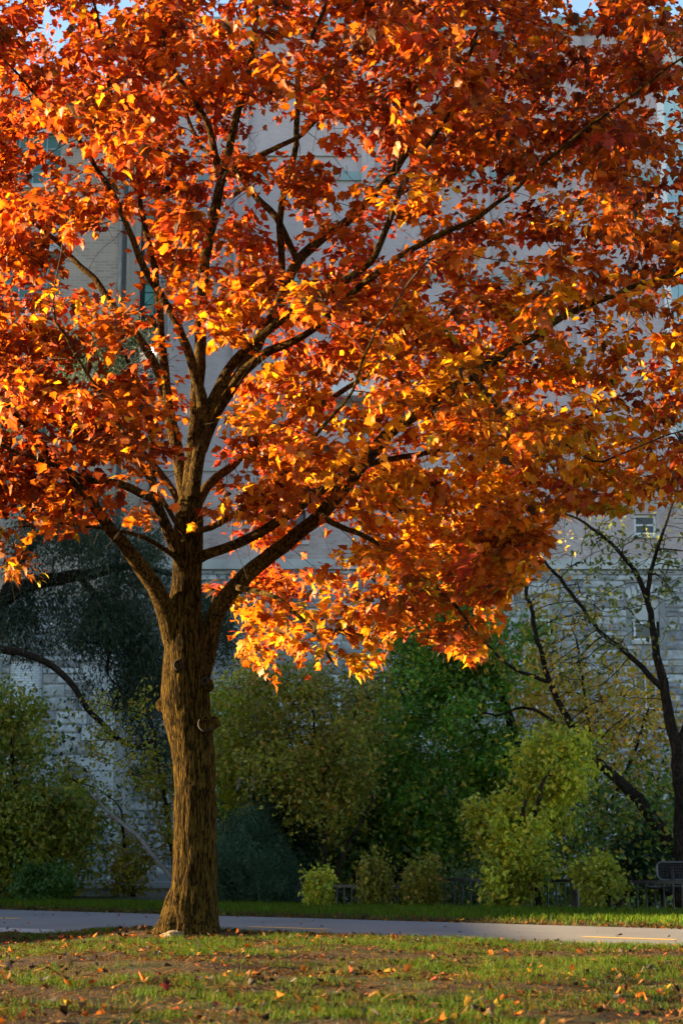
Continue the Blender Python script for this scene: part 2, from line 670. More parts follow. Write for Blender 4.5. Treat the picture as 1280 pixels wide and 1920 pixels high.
def window(parent, r, yf, frame_mat, pane_mat, rec=.16, fr=.06, mull=(1, 1), name='window', sill=None, sash=True):
    """a window set in the opening r=(x0,x1,z0,z1): frame mesh > panes"""
    x0, x1, z0, z1 = r
    y0 = yf + rec
    mb = MB()
    mb.box(x0, x0 + fr, y0, y0 + .07, z0, z1).box(x1 - fr, x1, y0, y0 + .07, z0, z1)
    mb.box(x0 + fr, x1 - fr, y0 + .002, y0 + .068, z0, z0 + fr).box(x0 + fr, x1 - fr, y0 + .002, y0 + .068, z1 - fr, z1)
    nx, nz = mull
    W, H = (x1 - x0 - 2 * fr), (z1 - z0 - 2 * fr)
    t = fr * .32
    for i in range(1, nx):
        x = x0 + fr + W * i / nx
        mb.box(x - t, x + t, y0 + .008, y0 + .06, z0 + fr, z1 - fr)
    for j in range(1, nz):
        z = z0 + fr + H * j / nz
        mb.box(x0 + fr, x1 - fr, y0 + .012, y0 + .056, z - t, z + t)
    f = mb.build(name, frame_mat, parent)
    for i in range(nx):
        for j in range(nz):
            a, b = x0 + fr + W * i / nx + (t if i else 0), x0 + fr + W * (i + 1) / nx - (t if i < nx - 1 else 0)
            c, d = z0 + fr + H * j / nz + (t if j else 0), z0 + fr + H * (j + 1) / nz - (t if j < nz - 1 else 0)
            MB().box(a, b, y0 + .03, y0 + .04, c, d).build('pane', pane_mat, f)
    if sill:
        MB().box(x0 - .1, x1 + .1, yf - .09, yf + rec, z0 - .13, z0 - .003).build('sill', sill, f)
    return f


# a rough-faced stone, unit size, front towards -Y; a handful of variants
def stone_mesh(seed):
    r = np.random.default_rng(seed)
    j = lambda s: r.uniform(-s, s)
    back = [(-.5, .5, -.5), (.5, .5, -.5), (.5, .5, .5), (-.5, .5, .5)]
    outer = [(x + j(.02), -.12 + j(.1), z + j(.04)) for x, _, z in back]
    inner = [(x * (.84 + j(.06)), -.5 + j(.16), z * (.72 + j(.1))) for x, _, z in back]
    mid = [((inner[0][0] + inner[2][0]) / 2 + j(.1), -.58 + j(.2), j(.08))]
    v = back + outer + inner + mid
    f = []
    for k in range(4):
        n = (k + 1) % 4
        f.append((k, n, 4 + n, 4 + k))
        f.append((4 + k, 4 + n, 8 + n, 8 + k))
        f.append((8 + k, 8 + n, 12))
    me = bpy.data.meshes.new('stone')
    me.from_pydata(v, [], f)
    bm = bmesh.new()
    bm.from_mesh(me)
    bmesh.ops.recalc_face_normals(bm, faces=bm.faces)
    bm.to_mesh(me)
    bm.free()
    return me


STONES = [stone_mesh(100 + i) for i in range(10)]
for s in STONES: s.materials.append(M['stone_obj'])
STONE_COLS = [(.33, .335, .33), (.27, .275, .28), (.37, .375, .37), (.24, .245, .25), (.30, .295, .275), (.42, .425, .42), (.21, .215, .225)]


def stone_wall(parent, x0, x1, z0, z1, yf, holes, nmax, score, mh=(.17, .34), mw=(.25, .75), seed=1, tint=(1, 1, 1)):
    r = np.random.default_rng(seed)
    L = []
    z = z0
    while z < z1 - .05:
        h = min(r.uniform(*mh), z1 - z)
        x = x0
        while x < x1 - .03:
            w = min(r.uniform(*mw) * (1.25 if h > .27 else 1), x1 - x)
            if x1 - x - w < .12: w = x1 - x
            nsub = 2 if (h > .28 and r.random() < .35) else 1
            for q in range(nsub):
                a, b, c, d = x + .012, x + w - .012, z + h * q / nsub + .011, z + h * (q + 1) / nsub - .011
                if b - a < .05: continue
                if any(a < hh[1] + .02 and b > hh[0] - .02 and c < hh[3] + .02 and d > hh[2] - .02 for hh in holes):
                    # trim against the opening instead of crossing it
                    for hh in holes:
                        if a < hh[1] + .02 and b > hh[0] - .02 and c < hh[3] + .02 and d > hh[2] - .02:
                            if a < hh[0] - .12: b = hh[0] - .03
                            elif b > hh[1] + .12: a = hh[1] + .03
                            else: a = b = 0
                    if b - a < .1: continue
                dp = r.uniform(.07, .13)
                c0 = np.array(STONE_COLS[r.integers(len(STONE_COLS))]) * r.uniform(.85, 1.12) * np.array(tint)
                L.append(((a + b) / 2, (c + d) / 2, b - a, d - c, dp, int(r.integers(10)), c0, int(r.integers(2))))
            x += w
        z += h
    L.sort(key=lambda t: -score(t[0], t[1]))
    rest_v, rest_f, rest_c = [], [], []
    nb = 0
    base = parent.location
    for i, (x, zc, w, h, dp, k, c, fl) in enumerate(L):
        sx = -w if False else w
        if i < nmax:
            o = bpy.data.objects.new('stone', STONES[k])
            col.objects.link(o)
            o.parent = parent
            o.location = Vector((x, yf - dp * .1, zc)) - base
            o.scale = (w, dp, h)
            o.color = (*c, 1)
        else:
            vv = np.empty((13, 3), np.float32)
            STONES[k].vertices.foreach_get('co', vv.ravel())
            co = np.array([v.co for v in STONES[k].vertices]) * [w, dp, h] + [x, yf - dp * .1, zc]
            rest_v.append(co)
            rest_c.append(np.tile(c, (13, 1)))
            rest_f += [tuple(nb + q for q in p.vertices) for p in STONES[k].polygons]
            nb += 13
    if rest_v:
        me = bpy.data.meshes.new('rubble_stones')
        me.from_pydata(np.vstack(rest_v).tolist(), [], rest_f)
        at = me.color_attributes.new('col', 'FLOAT_COLOR', 'POINT')
        cc = np.ones((nb, 4), np.float32)
        cc[:, :3] = np.vstack(rest_c)
        at.data.foreach_set('color', cc.ravel())
        o = link('rubble_stones', me, M['stone'], parent)
        tag(o, kind='stuff')


GZ = -2.3
# ---- the mill behind the trees
mill = empty('mill_building', (1.5, FY, GZ), 'tall old mill with pale washed brick above a rough grey stone base', 'building')
ZB = P(1150, 1068, FY).z          # belt course height
X_L = P(238, 700, FY).x - .6
X_R = P(1233, 240, FY).x
ZT = P(480, 62, FY).z
XE = 20.0
ZR = P(1260, 905, FY).z
low = [rectF(986, 1037, 1118, 1196, FY), rectF(1184, 1236, 1120, 1205, FY), rectF(518, 573, 1112, 1190, FY),
       rectF(696, 745, 1262, 1352, FY), rectF(978, 1034, 1262, 1330, FY), rectF(1190, 1234, 1262, 1330, FY)]
upw = [rectF(1188, 1230, 964, 1002, FY), rectF(988, 1031, 955, 998, FY), rectF(520, 573, 956, 1014, FY),
       rectF(268, 292, 520, 594, FY), rectF(268, 292, 398, 432, FY), rectF(268, 292, 255, 300, FY)]
mb = MB()
wall_with_holes(mb, X_L, XE, GZ, ZB, FY, .5, low)
mb.build('stone_base_wall', M['mortar'], mill)
mb = MB()
ZM = P(640, 742, FY).z
wall_with_holes(mb, X_L, X_R, ZB + .33, ZR, FY + .03, .5, upw)
mb.box(X_R, XE, FY + .03, FY + 12, ZB + .33, ZR)
mb.build('brick_wall', M['brick_red'], mill)
mb = MB()
wall_with_holes(mb, X_L, X_R, ZR + .003, ZT, FY + .05, .5, upw)
mb.build('upper_wall', M['brick_upper'], mill)
MB().box(X_L, X_R - .01, FY + .6, FY + 22, GZ, ZT - .01).build('core', M['roof'], mill)
MB().box(X_L, XE + .04, FY - .12, FY + .4, ZB + .003, ZB + .327).build('belt_course', M['cement'], mill)
MB().box(X_L - .02, X_R + .12, FY - .14, FY + 22.1, ZT + .003, ZT + .55).build('parapet', M['teal_trim'], mill)
MB().box(X_R - .01, X_R + .22, FY - .02, FY + 22, ZR + .01, ZT).build('corner_trim', M['white_paint'], mill)
for py, hh in ((330, .32), (291, .06), (520, .28), (880, .12)):
    z = P(640, py, FY).z
    MB().box(X_L + .3, X_R - .02, FY - .03, FY + .3, z - hh / 2, z + hh / 2).build('string_course', M['teal_trim'] if hh > .2 else M['cement'], mill)
# pilasters on the upper wall
for px in (452, 690, 905, 1085):
    x = P(px, 400, FY).x
    MB().box(x - .22, x + .22, FY - .10, FY + .3, ZR + .2, ZT - .02).build('pilaster', M['brick_upper'], mill)
# pale ribbed siding enclosure in the middle of the facade
x0, x1, z0, z1 = rectF(505, 770, 692, 728, FY - .7)
MB().box(x0, x1, FY - .7, FY + .02, z0, z1).build('siding_box', M['siding'], mill)
n = int((x1 - x0) / .33)
for i in range(n + 1):
    x = x0 + (x1 - x0) * i / n
    MB().box(x - .025, x + .025, FY - .735, FY - .702, z0 + .01, z1 - .01).build('siding_rib', M['siding'], mill)
MB().box(x0 - .25, x1 + .25, FY - .95, FY + .02, z1 + .003, z1 + .14).build('canopy_edge', M['dark_metal'], mill)
MB().box(x0 - .05, x1 + .05, FY - .78, FY + .02, z0 - .26, z0 - .004).build('siding_beam', M['white_paint'], mill)
# windows
for r in low[:2]:
    x0, x1, z0, z1 = r
    zp = z0 + (z1 - z0) * .47
    zc = zp - .004
    window(mill, (x0 + .06, x1 - .1, z0 + .08, zp), FY, M['white_paint'], M['glass_dark'], .12, .07, (1, 1), 'window', M['cement'])
    MB().box(x0, x1, FY + .10, FY + .3, zp + .002, z1).build('infill_panel', M['cement'], mill)
    # segmental stone arch over the opening
    nv = 7
    for i in range(nv):
        t0, t1 = -1 + 2 * i / nv + .02, -1 + 2 * (i + 1) / nv - .02
        xm, hw = (x0 + x1) / 2, (x1 - x0) / 2 + .16
        m2 = MB()
        vs = []
        for y in (FY - .09, FY + .06):
            for t, lift in ((t0, 0), (t1, 0), (t1, .34), (t0, .34)):
                k = 1 + lift * .3
                vs.append((xm + t * hw * k, y, z1 - .1 + .2 * (1 - t * t) + lift))
        m2.v = vs
        m2.f = [(0, 1, 2, 3), (7, 6, 5, 4), (0, 4, 5, 1), (1, 5, 6, 2), (2, 6, 7, 3), (3, 7, 4, 0)]
        m2.build('arch_stone', M['cement'], mill)
for r in low[2:]:
    window(mill, r, FY, M['wood_red'] if r is low[2] else M['white_paint'], M['glass_dark'], .22, .08, (2, 2), 'window', M['cement'])
for r in upw[:2]:
    window(mill, r, FY + .03, M['white_paint'], M['glass_dark'], .12, .08, (1, 2), 'window', M['cement'])
window(mill, upw[2], FY + .03, M['wood_red'], M['glass_dark'], .2, .09, (2, 1), 'window', M['cement'])
for r in upw[3:]:
    window(mill, r, FY + .05, M['dark_metal'], M['glass_teal'], .1, .05, (1, 3 if r is upw[3] else 2), 'window')
# stones of the base; the ones in clear sight singly
holes = [(h[0] - (.16 if i < 2 else .02), h[1] + (.16 if i < 2 else .02), h[2], h[3] + (.36 if i < 2 else 0)) for i, h in enumerate(low)]
def sc_mill(x, z):
    px, py = project(np.array([[x, FY, z]]))
    px, py = px[0], py[0]
    return -abs(px - 1130) * .8 - abs(py - 1150) * 1.0
stone_wall(mill, X_L + .1, XE, P(640, 1640, FY).z, ZB - .02, FY + .02, holes, 300, sc_mill, seed=5, tint=(.98, 1.0, 1.02))
# fire escape beside the corner block
x0, x1, z0, z1 = rectF(236, 267, 420, 596, FY - .6)
fe = MB().box(x0, x0 + .05, FY - .75, FY - .02, z0, z1).box(x1 - .05, x1, FY - .75, FY - .02, z0, z1)
fe.box(x0 + .05, x1 - .05, FY - .76, FY - .72, z0, z0 + .05)
fo = fe.build('fire_escape', M['dark_metal'], mill)
for i in range(14):
    z = z0 + (z1 - z0) * (i + .5) / 14
    MB().box(x0 + .052, x1 - .052, FY - .7, FY - .45, z - .03, z + .03).build('stair_tread', M['dark_metal'], fo)
MB().box(x0 - .2, x1 + .5, FY - 1.1, FY, z0 - .16, z0 - .06).build('landing', M['dark_metal'], fo)
# lit wall lamp
c = P(282, 656, FY - .3)
lm = MB().box(c.x - .12, c.x + .12, FY - .22, FY + .04, c.z + .13, c.z + .2).build('wall_lamp', M['dark_metal'], mill)
MB().box(c.x - .09, c.x + .09, FY - .2, FY - .04, c.z - .12, c.z + .127).build('lamp_lens', M['lamp'], lm)
# conduits
for px in (300, 318):
    x = P(px, 500, FY).x
    MB().tube([(x, FY - .06, ZR + 1), (x, FY - .06, ZT - .6)], .04, 6).build('conduit', M['cement'], mill)
for k in range(9):
    x = X_L + 3 + k * 1.6
    MB().tube([(x, FY + .4, ZT + .55), (x, FY + .4, ZT + 1.3)], .025, 5).build('roof_rail_post', M['fence_metal'], mill)
MB().tube([(X_L + 3, FY + .4, ZT + 1.3), (X_L + 15.8, FY + .4, ZT + 1.3)], .022, 5).build('roof_rail', M['fence_metal'], mill)

# ---- the corner block that stands forward on the left, plus an added unseen wing that casts shade
blk = empty('corner_block', (-15, LY, GZ), 'tan brick corner block with green factory windows on a stone base', 'building')
BX = P(211, 1300, LY).x
BX0 = -24.0
ZS = P(120, 1120, LY).z
ZBT = P(60, 190, LY).z
bw = [rectF(-20, 116, 472, 585, LY), rectF(-320, -130, 472, 585, LY), rectF(-20, 116, 250, 345, LY), rectF(-20, 116, 700, 815, LY)]
mb = MB()
wall_with_holes(mb, BX0, BX, ZS + .003, ZBT, LY + .02, .5, bw)
mb.box(BX - .02, BX + .003, LY + .521, FY - .01, ZS + .003, ZBT)
mb.build('brick_wall', M['brick_tan'], blk)
sw = [rectF(18, 78, 1236, 1352, LY), rectF(-160, -90, 1236, 1352, LY)]
mb = MB()
wall_with_holes(mb, BX0, BX, GZ, ZS, LY, .5, sw)
mb.box(BX - .02, BX + .003, LY + .5, FY - .01, GZ, ZS)
mb.build('stone_base_wall', M['mortar'], blk)
MB().box(BX0, BX - .03, LY + .55, FY + 18, GZ, ZBT - .02).build('core', M['roof'], blk)
MB().box(BX0 - .1, BX + .14, LY - .12, FY + 18.1, ZBT + .003, ZBT + .4).build('coping', M['cement'], blk)
for r in bw:
    window(blk, r, LY + .02, M['teal_trim'], M['glass_green'], .14, .06, (5, 4), 'window', M['cement'])
    MB().box(r[0] - .15, r[1] + .15, LY - .02, LY + .3, r[3] + .003, r[3] + .5).build('lintel', M['cement'], blk)
for r in sw:
    MB().box(r[0], r[1], LY + .09, LY + .4, r[2], r[3]).build('brick_infill', M['brick_white'], blk)
    MB().box(r[0] - .1, r[1] + .1, LY - .06, LY + .085, r[2] - .14, r[2] - .004).build('sill', M['cement'], blk)
def sc_blk(x, z):
    px, py = project(np.array([[x, LY, z]]))
    return -abs(px[0] - 130) - abs(py[0] - 1290)
stone_wall(blk, -13, BX, P(100, 1560, LY).z, ZS - .03, LY + .02, sw, 150, sc_blk, (.2, .42), (.3, .9), 9, (1.0, 1.0, 1.0))
# quoins at the corner
z = P(100, 1560, LY).z
k = 0
while z < ZS - .5:
    w = .55 if k % 2 else .85
    MB().box(BX - w, BX + .05, LY - .09, LY + .3, z + .012, z + .42).build('quoin', M['cement'], blk)
    z += .435
    k += 1
for px in (226, 235):
    x = P(px, 500, LY).x
    MB().tube([(x, LY - .08, ZS), (x, LY - .08, ZBT)], .055, 8).build('downpipe', M['fence_metal'] if px == 235 else M['mortar'], blk)
# added wing along the left, out of frame, to shade the bank
WX0, WX1, WY0 = -40.0, BX0, 27.0
wing = MB()
wing.box(WX0, WX1 - .02, WY0, LY - .01, -3.0, 11.5)
wing.build('shade_wing', M['brick_tan'], blk)
MB().box(WX0 - .2, WX1 + .15, WY0 - .2, LY - .2, 11.503, 11.9).build('shade_wing_coping', M['cement'], blk)
MB().box(WX0, WX1 - .03, 42.0, LY - .015, 11.91, 24).build('shade_wing_tower', M['brick_tan'], blk)  # added upper part, unseen, keeps sun off the block front
MB().box(WX0 + 4, WX1 - .02, 20.5, WY0 - .01, -1, 4.4).build('shade_annex', M['brick_tan'], blk)  # added low block, unseen, keeps the path in shade
MB().box(WX0 + 3.9, WX1 + .08, 20.4, WY0 - .21, 4.403, 4.6).build('shade_annex_coping', M['cement'], blk)
for k in range(7):  # windows for the added shading wing
    y = WY0 + 1.6 + k * 3.0
    for zz in (1.2, 4.7, 8.2):
        f = MB().box(WX1 - .02, WX1 + .05, y, y + 1.5, zz, zz + 2.1).build('window', M['teal_trim'], blk)
        MB().box(WX1 + .051, WX1 + .06, y + .1, y + 1.4, zz + .1, zz + 2.0).build('pane', M['glass_green'], f)

# ---- glazed tower far right
tw = empty('glass_building', (16, 66, GZ), 'pale blue glass building beyond the mill corner', 'building')
TX0, TX1, TY = P(1238, 200, 66).x - .25, 30.0, 66.0
ZTT = 34.4
MB().box(TX0, TX1, TY + .06, TY + 18, GZ, ZTT).build('core', M['cement'], tw)
for i in range(9):
    a = TX0 + i * 1.9
    MB().box(a - .06, a + .06, TY - .08, TY + .055, 6, ZTT).build('mullion', M['white_paint'], tw)
    for j in range(8):
        if i == 8: continue
        z = 6 + j * 3.35
        MB().box(a + .062, a + 1.838, TY - .01, TY + .05, z + .08, z + 3.25).build('pane', M['glass_blue'], tw)

# ---- low concrete river wall behind the fence on the left
rw = empty('retaining_wall', P(210, 1690, 40), 'low weathered concrete wall behind the sunken railing', 'wall')
x0, x1, z0, z1 = rectF(60, 420, 1654, 1705, 40)
WZ = z1
for i in range(4):
    a, b = x0 + (x1 - x0) * i / 4, x0 + (x1 - x0) * (i + 1) / 4
    MB().box(a + .008, b - .008, 40, 40.35, GZ - .2, WZ - .14).build('wall_panel', M['wallconc'], rw)
MB().box(x0 - .05, x1 + .05, 39.93, 40.4, WZ - .137, WZ).build('coping', M['cement'], rw)

# ------------------------------------------------------------------ railing beyond the verge
def gz1(x, y):
    return float(ground_z(np.array([x]), np.array([y]))[0])


def on_line(px, s_target):
    """ground-plan point on the line of constant s seen at image column px (near the ground)"""
    lo, hi = 10.0, 60.0
    k = (px - 640) / K
    for _ in range(60):
        m = .5 * (lo + hi)
        x = k * m * 1.0 * math.cos(PITCH) + k * (-CAM_H) * math.sin(PITCH)
        if s_of(x, m) - vg(a_of(x, m)) < s_target: lo = m
        else: hi = m
    return x, m


S_F = .6


def fence(px0, px1, pytop, label, post0=True, post1=True):
    x0, y0 = on_line(px0, S_F)
    x1, y1 = on_line(px1, S_F)
    A, B = Vector((x0, y0, 0)), Vector((x1, y1, 0))
    e = (B - A).normalized()
    nn = Vector((-e.y, e.x, 0))
    zt = P((px0 + px1) / 2, pytop, (y0 + y1) / 2).z
    zb = zt - 1.05
    f = empty('railing', ((x0 + x1) / 2, (y0 + y1) / 2, zb - .1), label, 'railing', 'sections of dark metal railing along the bank')
    L = (B - A).length
    C = (A + B) / 2
    MB().obox(C, e, nn, L / 2, .022, zt - .05, zt).build('top_rail', M['fence_metal'], f)
    MB().obox(C, e, nn, L / 2 - .03, .018, zb + .12, zb + .155).build('bottom_rail', M['fence_metal'], f)
    for on, q in ((post0, A), (post1, B)):
        if on:
            MB().obox(q, e, nn, .042, .042, min(zb, gz1(q.x, q.y)) - .1, zt + .02).build('post', M['fence_metal'], f)
    n = max(2, int(round(L / .15)))
    bar = None
    for i in range(1, n):
        q = A + e * (L * i / n)
        MB().obox(q, e, nn, .011, .011, zb + .152, zt - .048).build('baluster', M['fence_metal'], f)


fence(72, 330, 1681, 'sunken railing in front of the low concrete wall')
fence(336, 520, 1679, 'low railing running behind the maple trunk')
fence(522, 561, 1674, 'short low railing beside the tall end post')
fence(563, 818, 1659, 'railing overgrown by two small pointed bushes')
fence(820, 1076, 1647, 'tallest railing overgrown by yellow green vines')
fence(1080, 1420, 1651, 'railing behind the bench and the rounded bush')

# ------------------------------------------------------------------ bench, seen from behind
BC = G(1246, 1711)
by = BC.y - .25
zg = gz1(BC.x, by)
bench = empty('park_bench', (BC.x, by, zg), 'black perforated metal bench with rounded backrest at the verge edge', 'bench')


def BP(px, py, dy=0):
    return P(px, py, by + dy)


def rounded_panel(x0, x1, z0, z1, r, th, y, tilt, hole_step, name, mat, rim=.028):
    """upright panel with rounded corners, square perforations and a tube rim"""
    def lift(x, z):
        return (x, y - (z - z0) * tilt, z)
    mb = MB()
    nx, nz = max(2, int((x1 - x0 - .1) / hole_step)), max(2, int((z1 - z0 - .08) / hole_step))
    gx = [x0 + .02] + [x0 + .05 + (x1 - x0 - .1) * i / nx for i in range(nx + 1)] + [x1 - .02]
    gz = [z0 + .015] + [z0 + .04 + (z1 - z0 - .08) * j / nz for j in range(nz + 1)] + [z1 - .015]
    # bars of the grid, front and back
    w = hole_step * .36
    for x in gx:
        mb.tube([lift(x, gz[0]), lift(x, gz[-1])], w, 4)
    for z in gz:
        mb.tube([lift(gx[0], z), lift(gx[-1], z)], w, 4)
    o = mb.build(name, mat, bench)
    pts = []
    for cx, cz, a0 in ((x1 - r, z1 - r, 0), (x0 + r, z1 - r, 90), (x0 + r, z0 + r, 180), (x1 - r, z0 + r, 270)):
        for k in range(7):
            a = R(a0 + 15 * k)
            pts.append(lift(cx + r * math.cos(a), cz + r * math.sin(a)))
    pts.append(pts[0])
    MB().tube(pts, rim, 8, False).build('rim', M['bench_rim'], o, True)
    return o


bx0 = BP(1231, 1640).x
rounded_panel(bx0, bx0 + 1.8, BP(1250, 1650).z, BP(1250, 1617).z, .085, .02, by - .02, -.18, .042, 'backrest', M['dark_metal'], .022)
sx0 = BP(1219, 1664).x
zs = BP(1250, 1664).z
so = MB()
sn = 14
for i in range(int(1.84 / .06)):
    x = sx0 + .03 + i * .06
    so.box(x, x + .045, by + .0, by + .44, zs - .008, zs + .008)
for j in range(8):
    so.box(sx0 + .02, sx0 + 1.84, by + .01 + j * .06, by + .035 + j * .06, zs - .0095, zs + .0095)
seat = so.build('seat', M['dark_metal'], bench)
MB().tube([(sx0, by + .03, zs), (sx0 + 1.9, by + .03, zs)], .026, 8).tube([(sx0, by + .45, zs), (sx0 + 1.9, by + .45, zs)], .026, 8).tube(
    [(sx0, by + .03, zs), (sx0 - .012, by + .24, zs), (sx0, by + .45, zs)], .026, 8).build('rim', M['bench_rim'], seat, True)
for dx in (0, 1.45):
    lx = BP(1247, 1690).x + dx
    MB().tube([(lx, by + .2, zg - .05), (lx, by + .2, zs - .03)], .042, 10).build('leg', M['dark_metal'], bench, True)
    bx = BP(1259, 1640).x + dx
    zt = BP(1259, 1622).z
    MB().tube([(bx, by + .06, zt), (bx, by - .03, (zt + zs) / 2), (bx - .005, by - .06, zs + .02), (bx - .02, by - .03, zs - .07),
               (bx - .05, by + .06, zs - .105), (lx, by + .22, zs - .095)], .034, 10).build('back_bracket', M['dark_metal'], bench, True)
    MB().tube([(lx, by + .08, zs - .065), (lx, by + .42, zs - .065)], .035, 8).build('seat_bracket', M['dark_metal'], bench, True)


# ------------------------------------------------------------------ growing branches
def colonize(nodes, parents, growable, attractors, step, infl, kill, iters, up=.0, jit=.12, seed=0):
    """space colonisation: grows the skeleton towards the attractor points"""
    r = np.random.default_rng(seed)
    nodes = [Vector(n) for n in nodes]
    parents = list(parents)
    growable = list(growable)
    att = [Vector(a) for a in attractors]
    alive = list(range(len(att)))
    ends = {}
    used = set()
    for it in range(iters):
        if not alive: break
        kd = kdtree.KDTree(len(nodes))
        gi = [i for i in range(len(nodes)) if growable[i]]
        for i in gi: kd.insert(nodes[i], i)
        kd.balance()
        pull = {}
        nxt = []
        for a in alive:
            co, i, d = kd.find(att[a])
            if d < kill:
                ends[a] = i
                continue
            nxt.append(a)
            if d < infl:
                v = (att[a] - nodes[i]).normalized()
                pull[i] = pull[i] + v if i in pull else v.copy()
        alive = nxt
        grown = 0
        for i, v in pull.items():
            if v.length < 1e-6: continue
            j = Vector(r.uniform(-jit, jit, 3))
            d = (v.normalized() + j + Vector((0, 0, up))).normalized()
            # keep some of the parent's heading
            if parents[i] >= 0:
                h = (nodes[i] - nodes[parents[i]])
                if h.length > 1e-6: d = (d + h.normalized() * .35).normalized()
            p = nodes[i] + d * step
            key = (round(p.x / (step * .3)), round(p.y / (step * .3)), round(p.z / (step * .3)))
            if key in used: continue
            used.add(key)
            nodes.append(p)
            parents.append(i)
            growable.append(True)
            grown += 1
        if not grown: break
    if alive:
        kd = kdtree.KDTree(len(nodes))
        for i in range(len(nodes)):
            if growable[i]: kd.insert(nodes[i], i)
        kd.balance()
        for a in alive:
            co, i, d = kd.find(att[a])
            if d > 1.6: continue
            mid = (nodes[i] + att[a]) / 2 + Vector(r.uniform(-.1, .1, 3)) * d
            nodes.append(mid); parents.append(i)
            nodes.append(att[a]); parents.append(len(nodes) - 2)
            ends[a] = len(nodes) - 1
    return nodes, parents, ends


def pipe_radii(nodes, parents, n0, r0, tip, ex=2.3, cap=None):
    """radii for grown nodes from their tips; the first n0 keep r0"""
    n = len(nodes)
    acc = np.zeros(n)
    kids = np.zeros(n, int)
    for i in range(n - 1, n0 - 1, -1):
        if kids[i] == 0: acc[i] = tip ** ex
        p = parents[i]
        if p >= 0:
            acc[p] += acc[i]
            kids[p] += 1
    rad = np.maximum(acc, tip ** ex) ** (1 / ex)
    rad[:n0] = r0
    for i in range(n0, n):
        p = parents[i]
        if p >= 0: rad[i] = min(rad[i], rad[p] * .95)
        if cap: rad[i] = min(rad[i], cap)
    return rad


def branch_mesh(nodes, parents, rad, n0, sides=4):
    """frusta for every grown node, joined with its parent (shared rings along chains)"""
    V, F = [], []
    nodes = np.array([tuple(n) for n in nodes])
    child = np.arange(n0, len(nodes))
    if len(child) == 0: return np.zeros((0, 3)), np.zeros((0, 4), int)
    par = np.array(parents)[child]
    a, b = nodes[par], nodes[child]
    T = b - a
    T /= np.maximum(np.linalg.norm(T, axis=1, keepdims=True), 1e-9)
    ref = np.where(np.abs(T[:, 2:3]) < .9, np.array([[0, 0, 1.]]), np.array([[1., 0, 0]]))
    u = np.cross(T, ref)
    u /= np.linalg.norm(u, axis=1, keepdims=True)
    w = np.cross(T, u)
    ra = np.minimum(rad[par], rad[child] * 1.35)[:, None]
    rb = rad[child][:, None]
    rings = []
    for base, rr in ((a - T * ra * .3, ra), (b + T * rb * .3, rb)):
        for k in range(sides):
            t = 2 * math.pi * k / sides
            rings.append(base + (u * math.cos(t) + w * math.sin(t)) * rr)
    V = np.stack(rings, 1)            # (m, 2*sides, 3)
    m = len(child)
    q = []
    for k in range(sides):
        q.append([k, (k + 1) % sides, sides + (k + 1) % sides, sides + k])
    F = (np.array(q)[None] + (np.arange(m) * 2 * sides)[:, None, None]).reshape(-1, 4)
    return V.reshape(-1, 3), F


def unit(v):
    return v / np.maximum(np.linalg.norm(v, axis=1, keepdims=True), 1e-9)


MAPLE = [(0, 0), (.16, -.05), (.36, .04), (.37, .20), (.56, .50), (.40, .52), (.29, .60), (.24, .76), (.11, .84), (0, 1.04)]
half = np.array(MAPLE)
left = half[1:-1][::-1] * [-1, 1]
OUT = np.vstack([half, left])                    # closed outline, 20 points
LT = np.vstack([[0, .36], OUT, [[-.012, -.02], [.012, -.02], [.0, -.62]]])     # centre + outline + petiole
NO = len(OUT)
LTRI = np.array([(0, 1 + i, 1 + (i + 1) % NO) for i in range(NO)] + [(NO + 1, NO + 2, NO + 3)])
DIA = np.array([(0, 0), (.30, .42), (0, 1.0), (-.30, .42)])
DTRI = np.array([(0, 1, 2), (0, 2, 3)])


def leaf_verts(tpl, pos, tip, nrm, size, fold, curl, twist=None, wid=None):
    x = np.cross(tip, nrm)
    x = unit(x)
    nrm = unit(np.cross(x, tip))
    tx, ty = tpl[:, 0][None, :], tpl[:, 1][None, :]
    if wid is not None: tx = tx * wid[:, None]
    zz = fold[:, None] * np.abs(tx) - curl[:, None] * np.clip(ty, 0, 2) ** 2
    if twist is not None: zz = zz + twist[:, None] * tx * ty
    return pos[:, None, :] + size[:, None, None] * (x[:, None, :] * tx[..., None] + tip[:, None, :] * ty[..., None] + nrm[:, None, :] * zz[..., None])


def leaf_mesh(name, tpl, tri, pos, tip, nrm, size, fold, curl, cols, inner=None, twist=None, wid=None):
    V = leaf_verts(tpl, pos, tip, nrm, size, fold, curl, twist, wid)
    n, k = V.shape[:2]
    F = (tri[None] + (np.arange(n) * k)[:, None, None]).reshape(-1)
    C = np.repeat(cols[:, None, :], k, 1)
    if inner is not None: C[:, 0, :] = inner
    return np_mesh(name, V.reshape(-1, 3), F, 3, C.reshape(-1, 3))


# ------------------------------------------------------------------ trees and shrubs of the bank
def pick_cols(r, n, pal):
    w = np.array([p[0] for p in pal], float)
    k = r.choice(len(pal), n, p=w / w.sum())
    c = np.array([p[1] for p in pal])[k]
    return c * r.uniform(.75, 1.25, (n, 1)) * (1 + r.uniform(-.08, .08, (n, 3)))


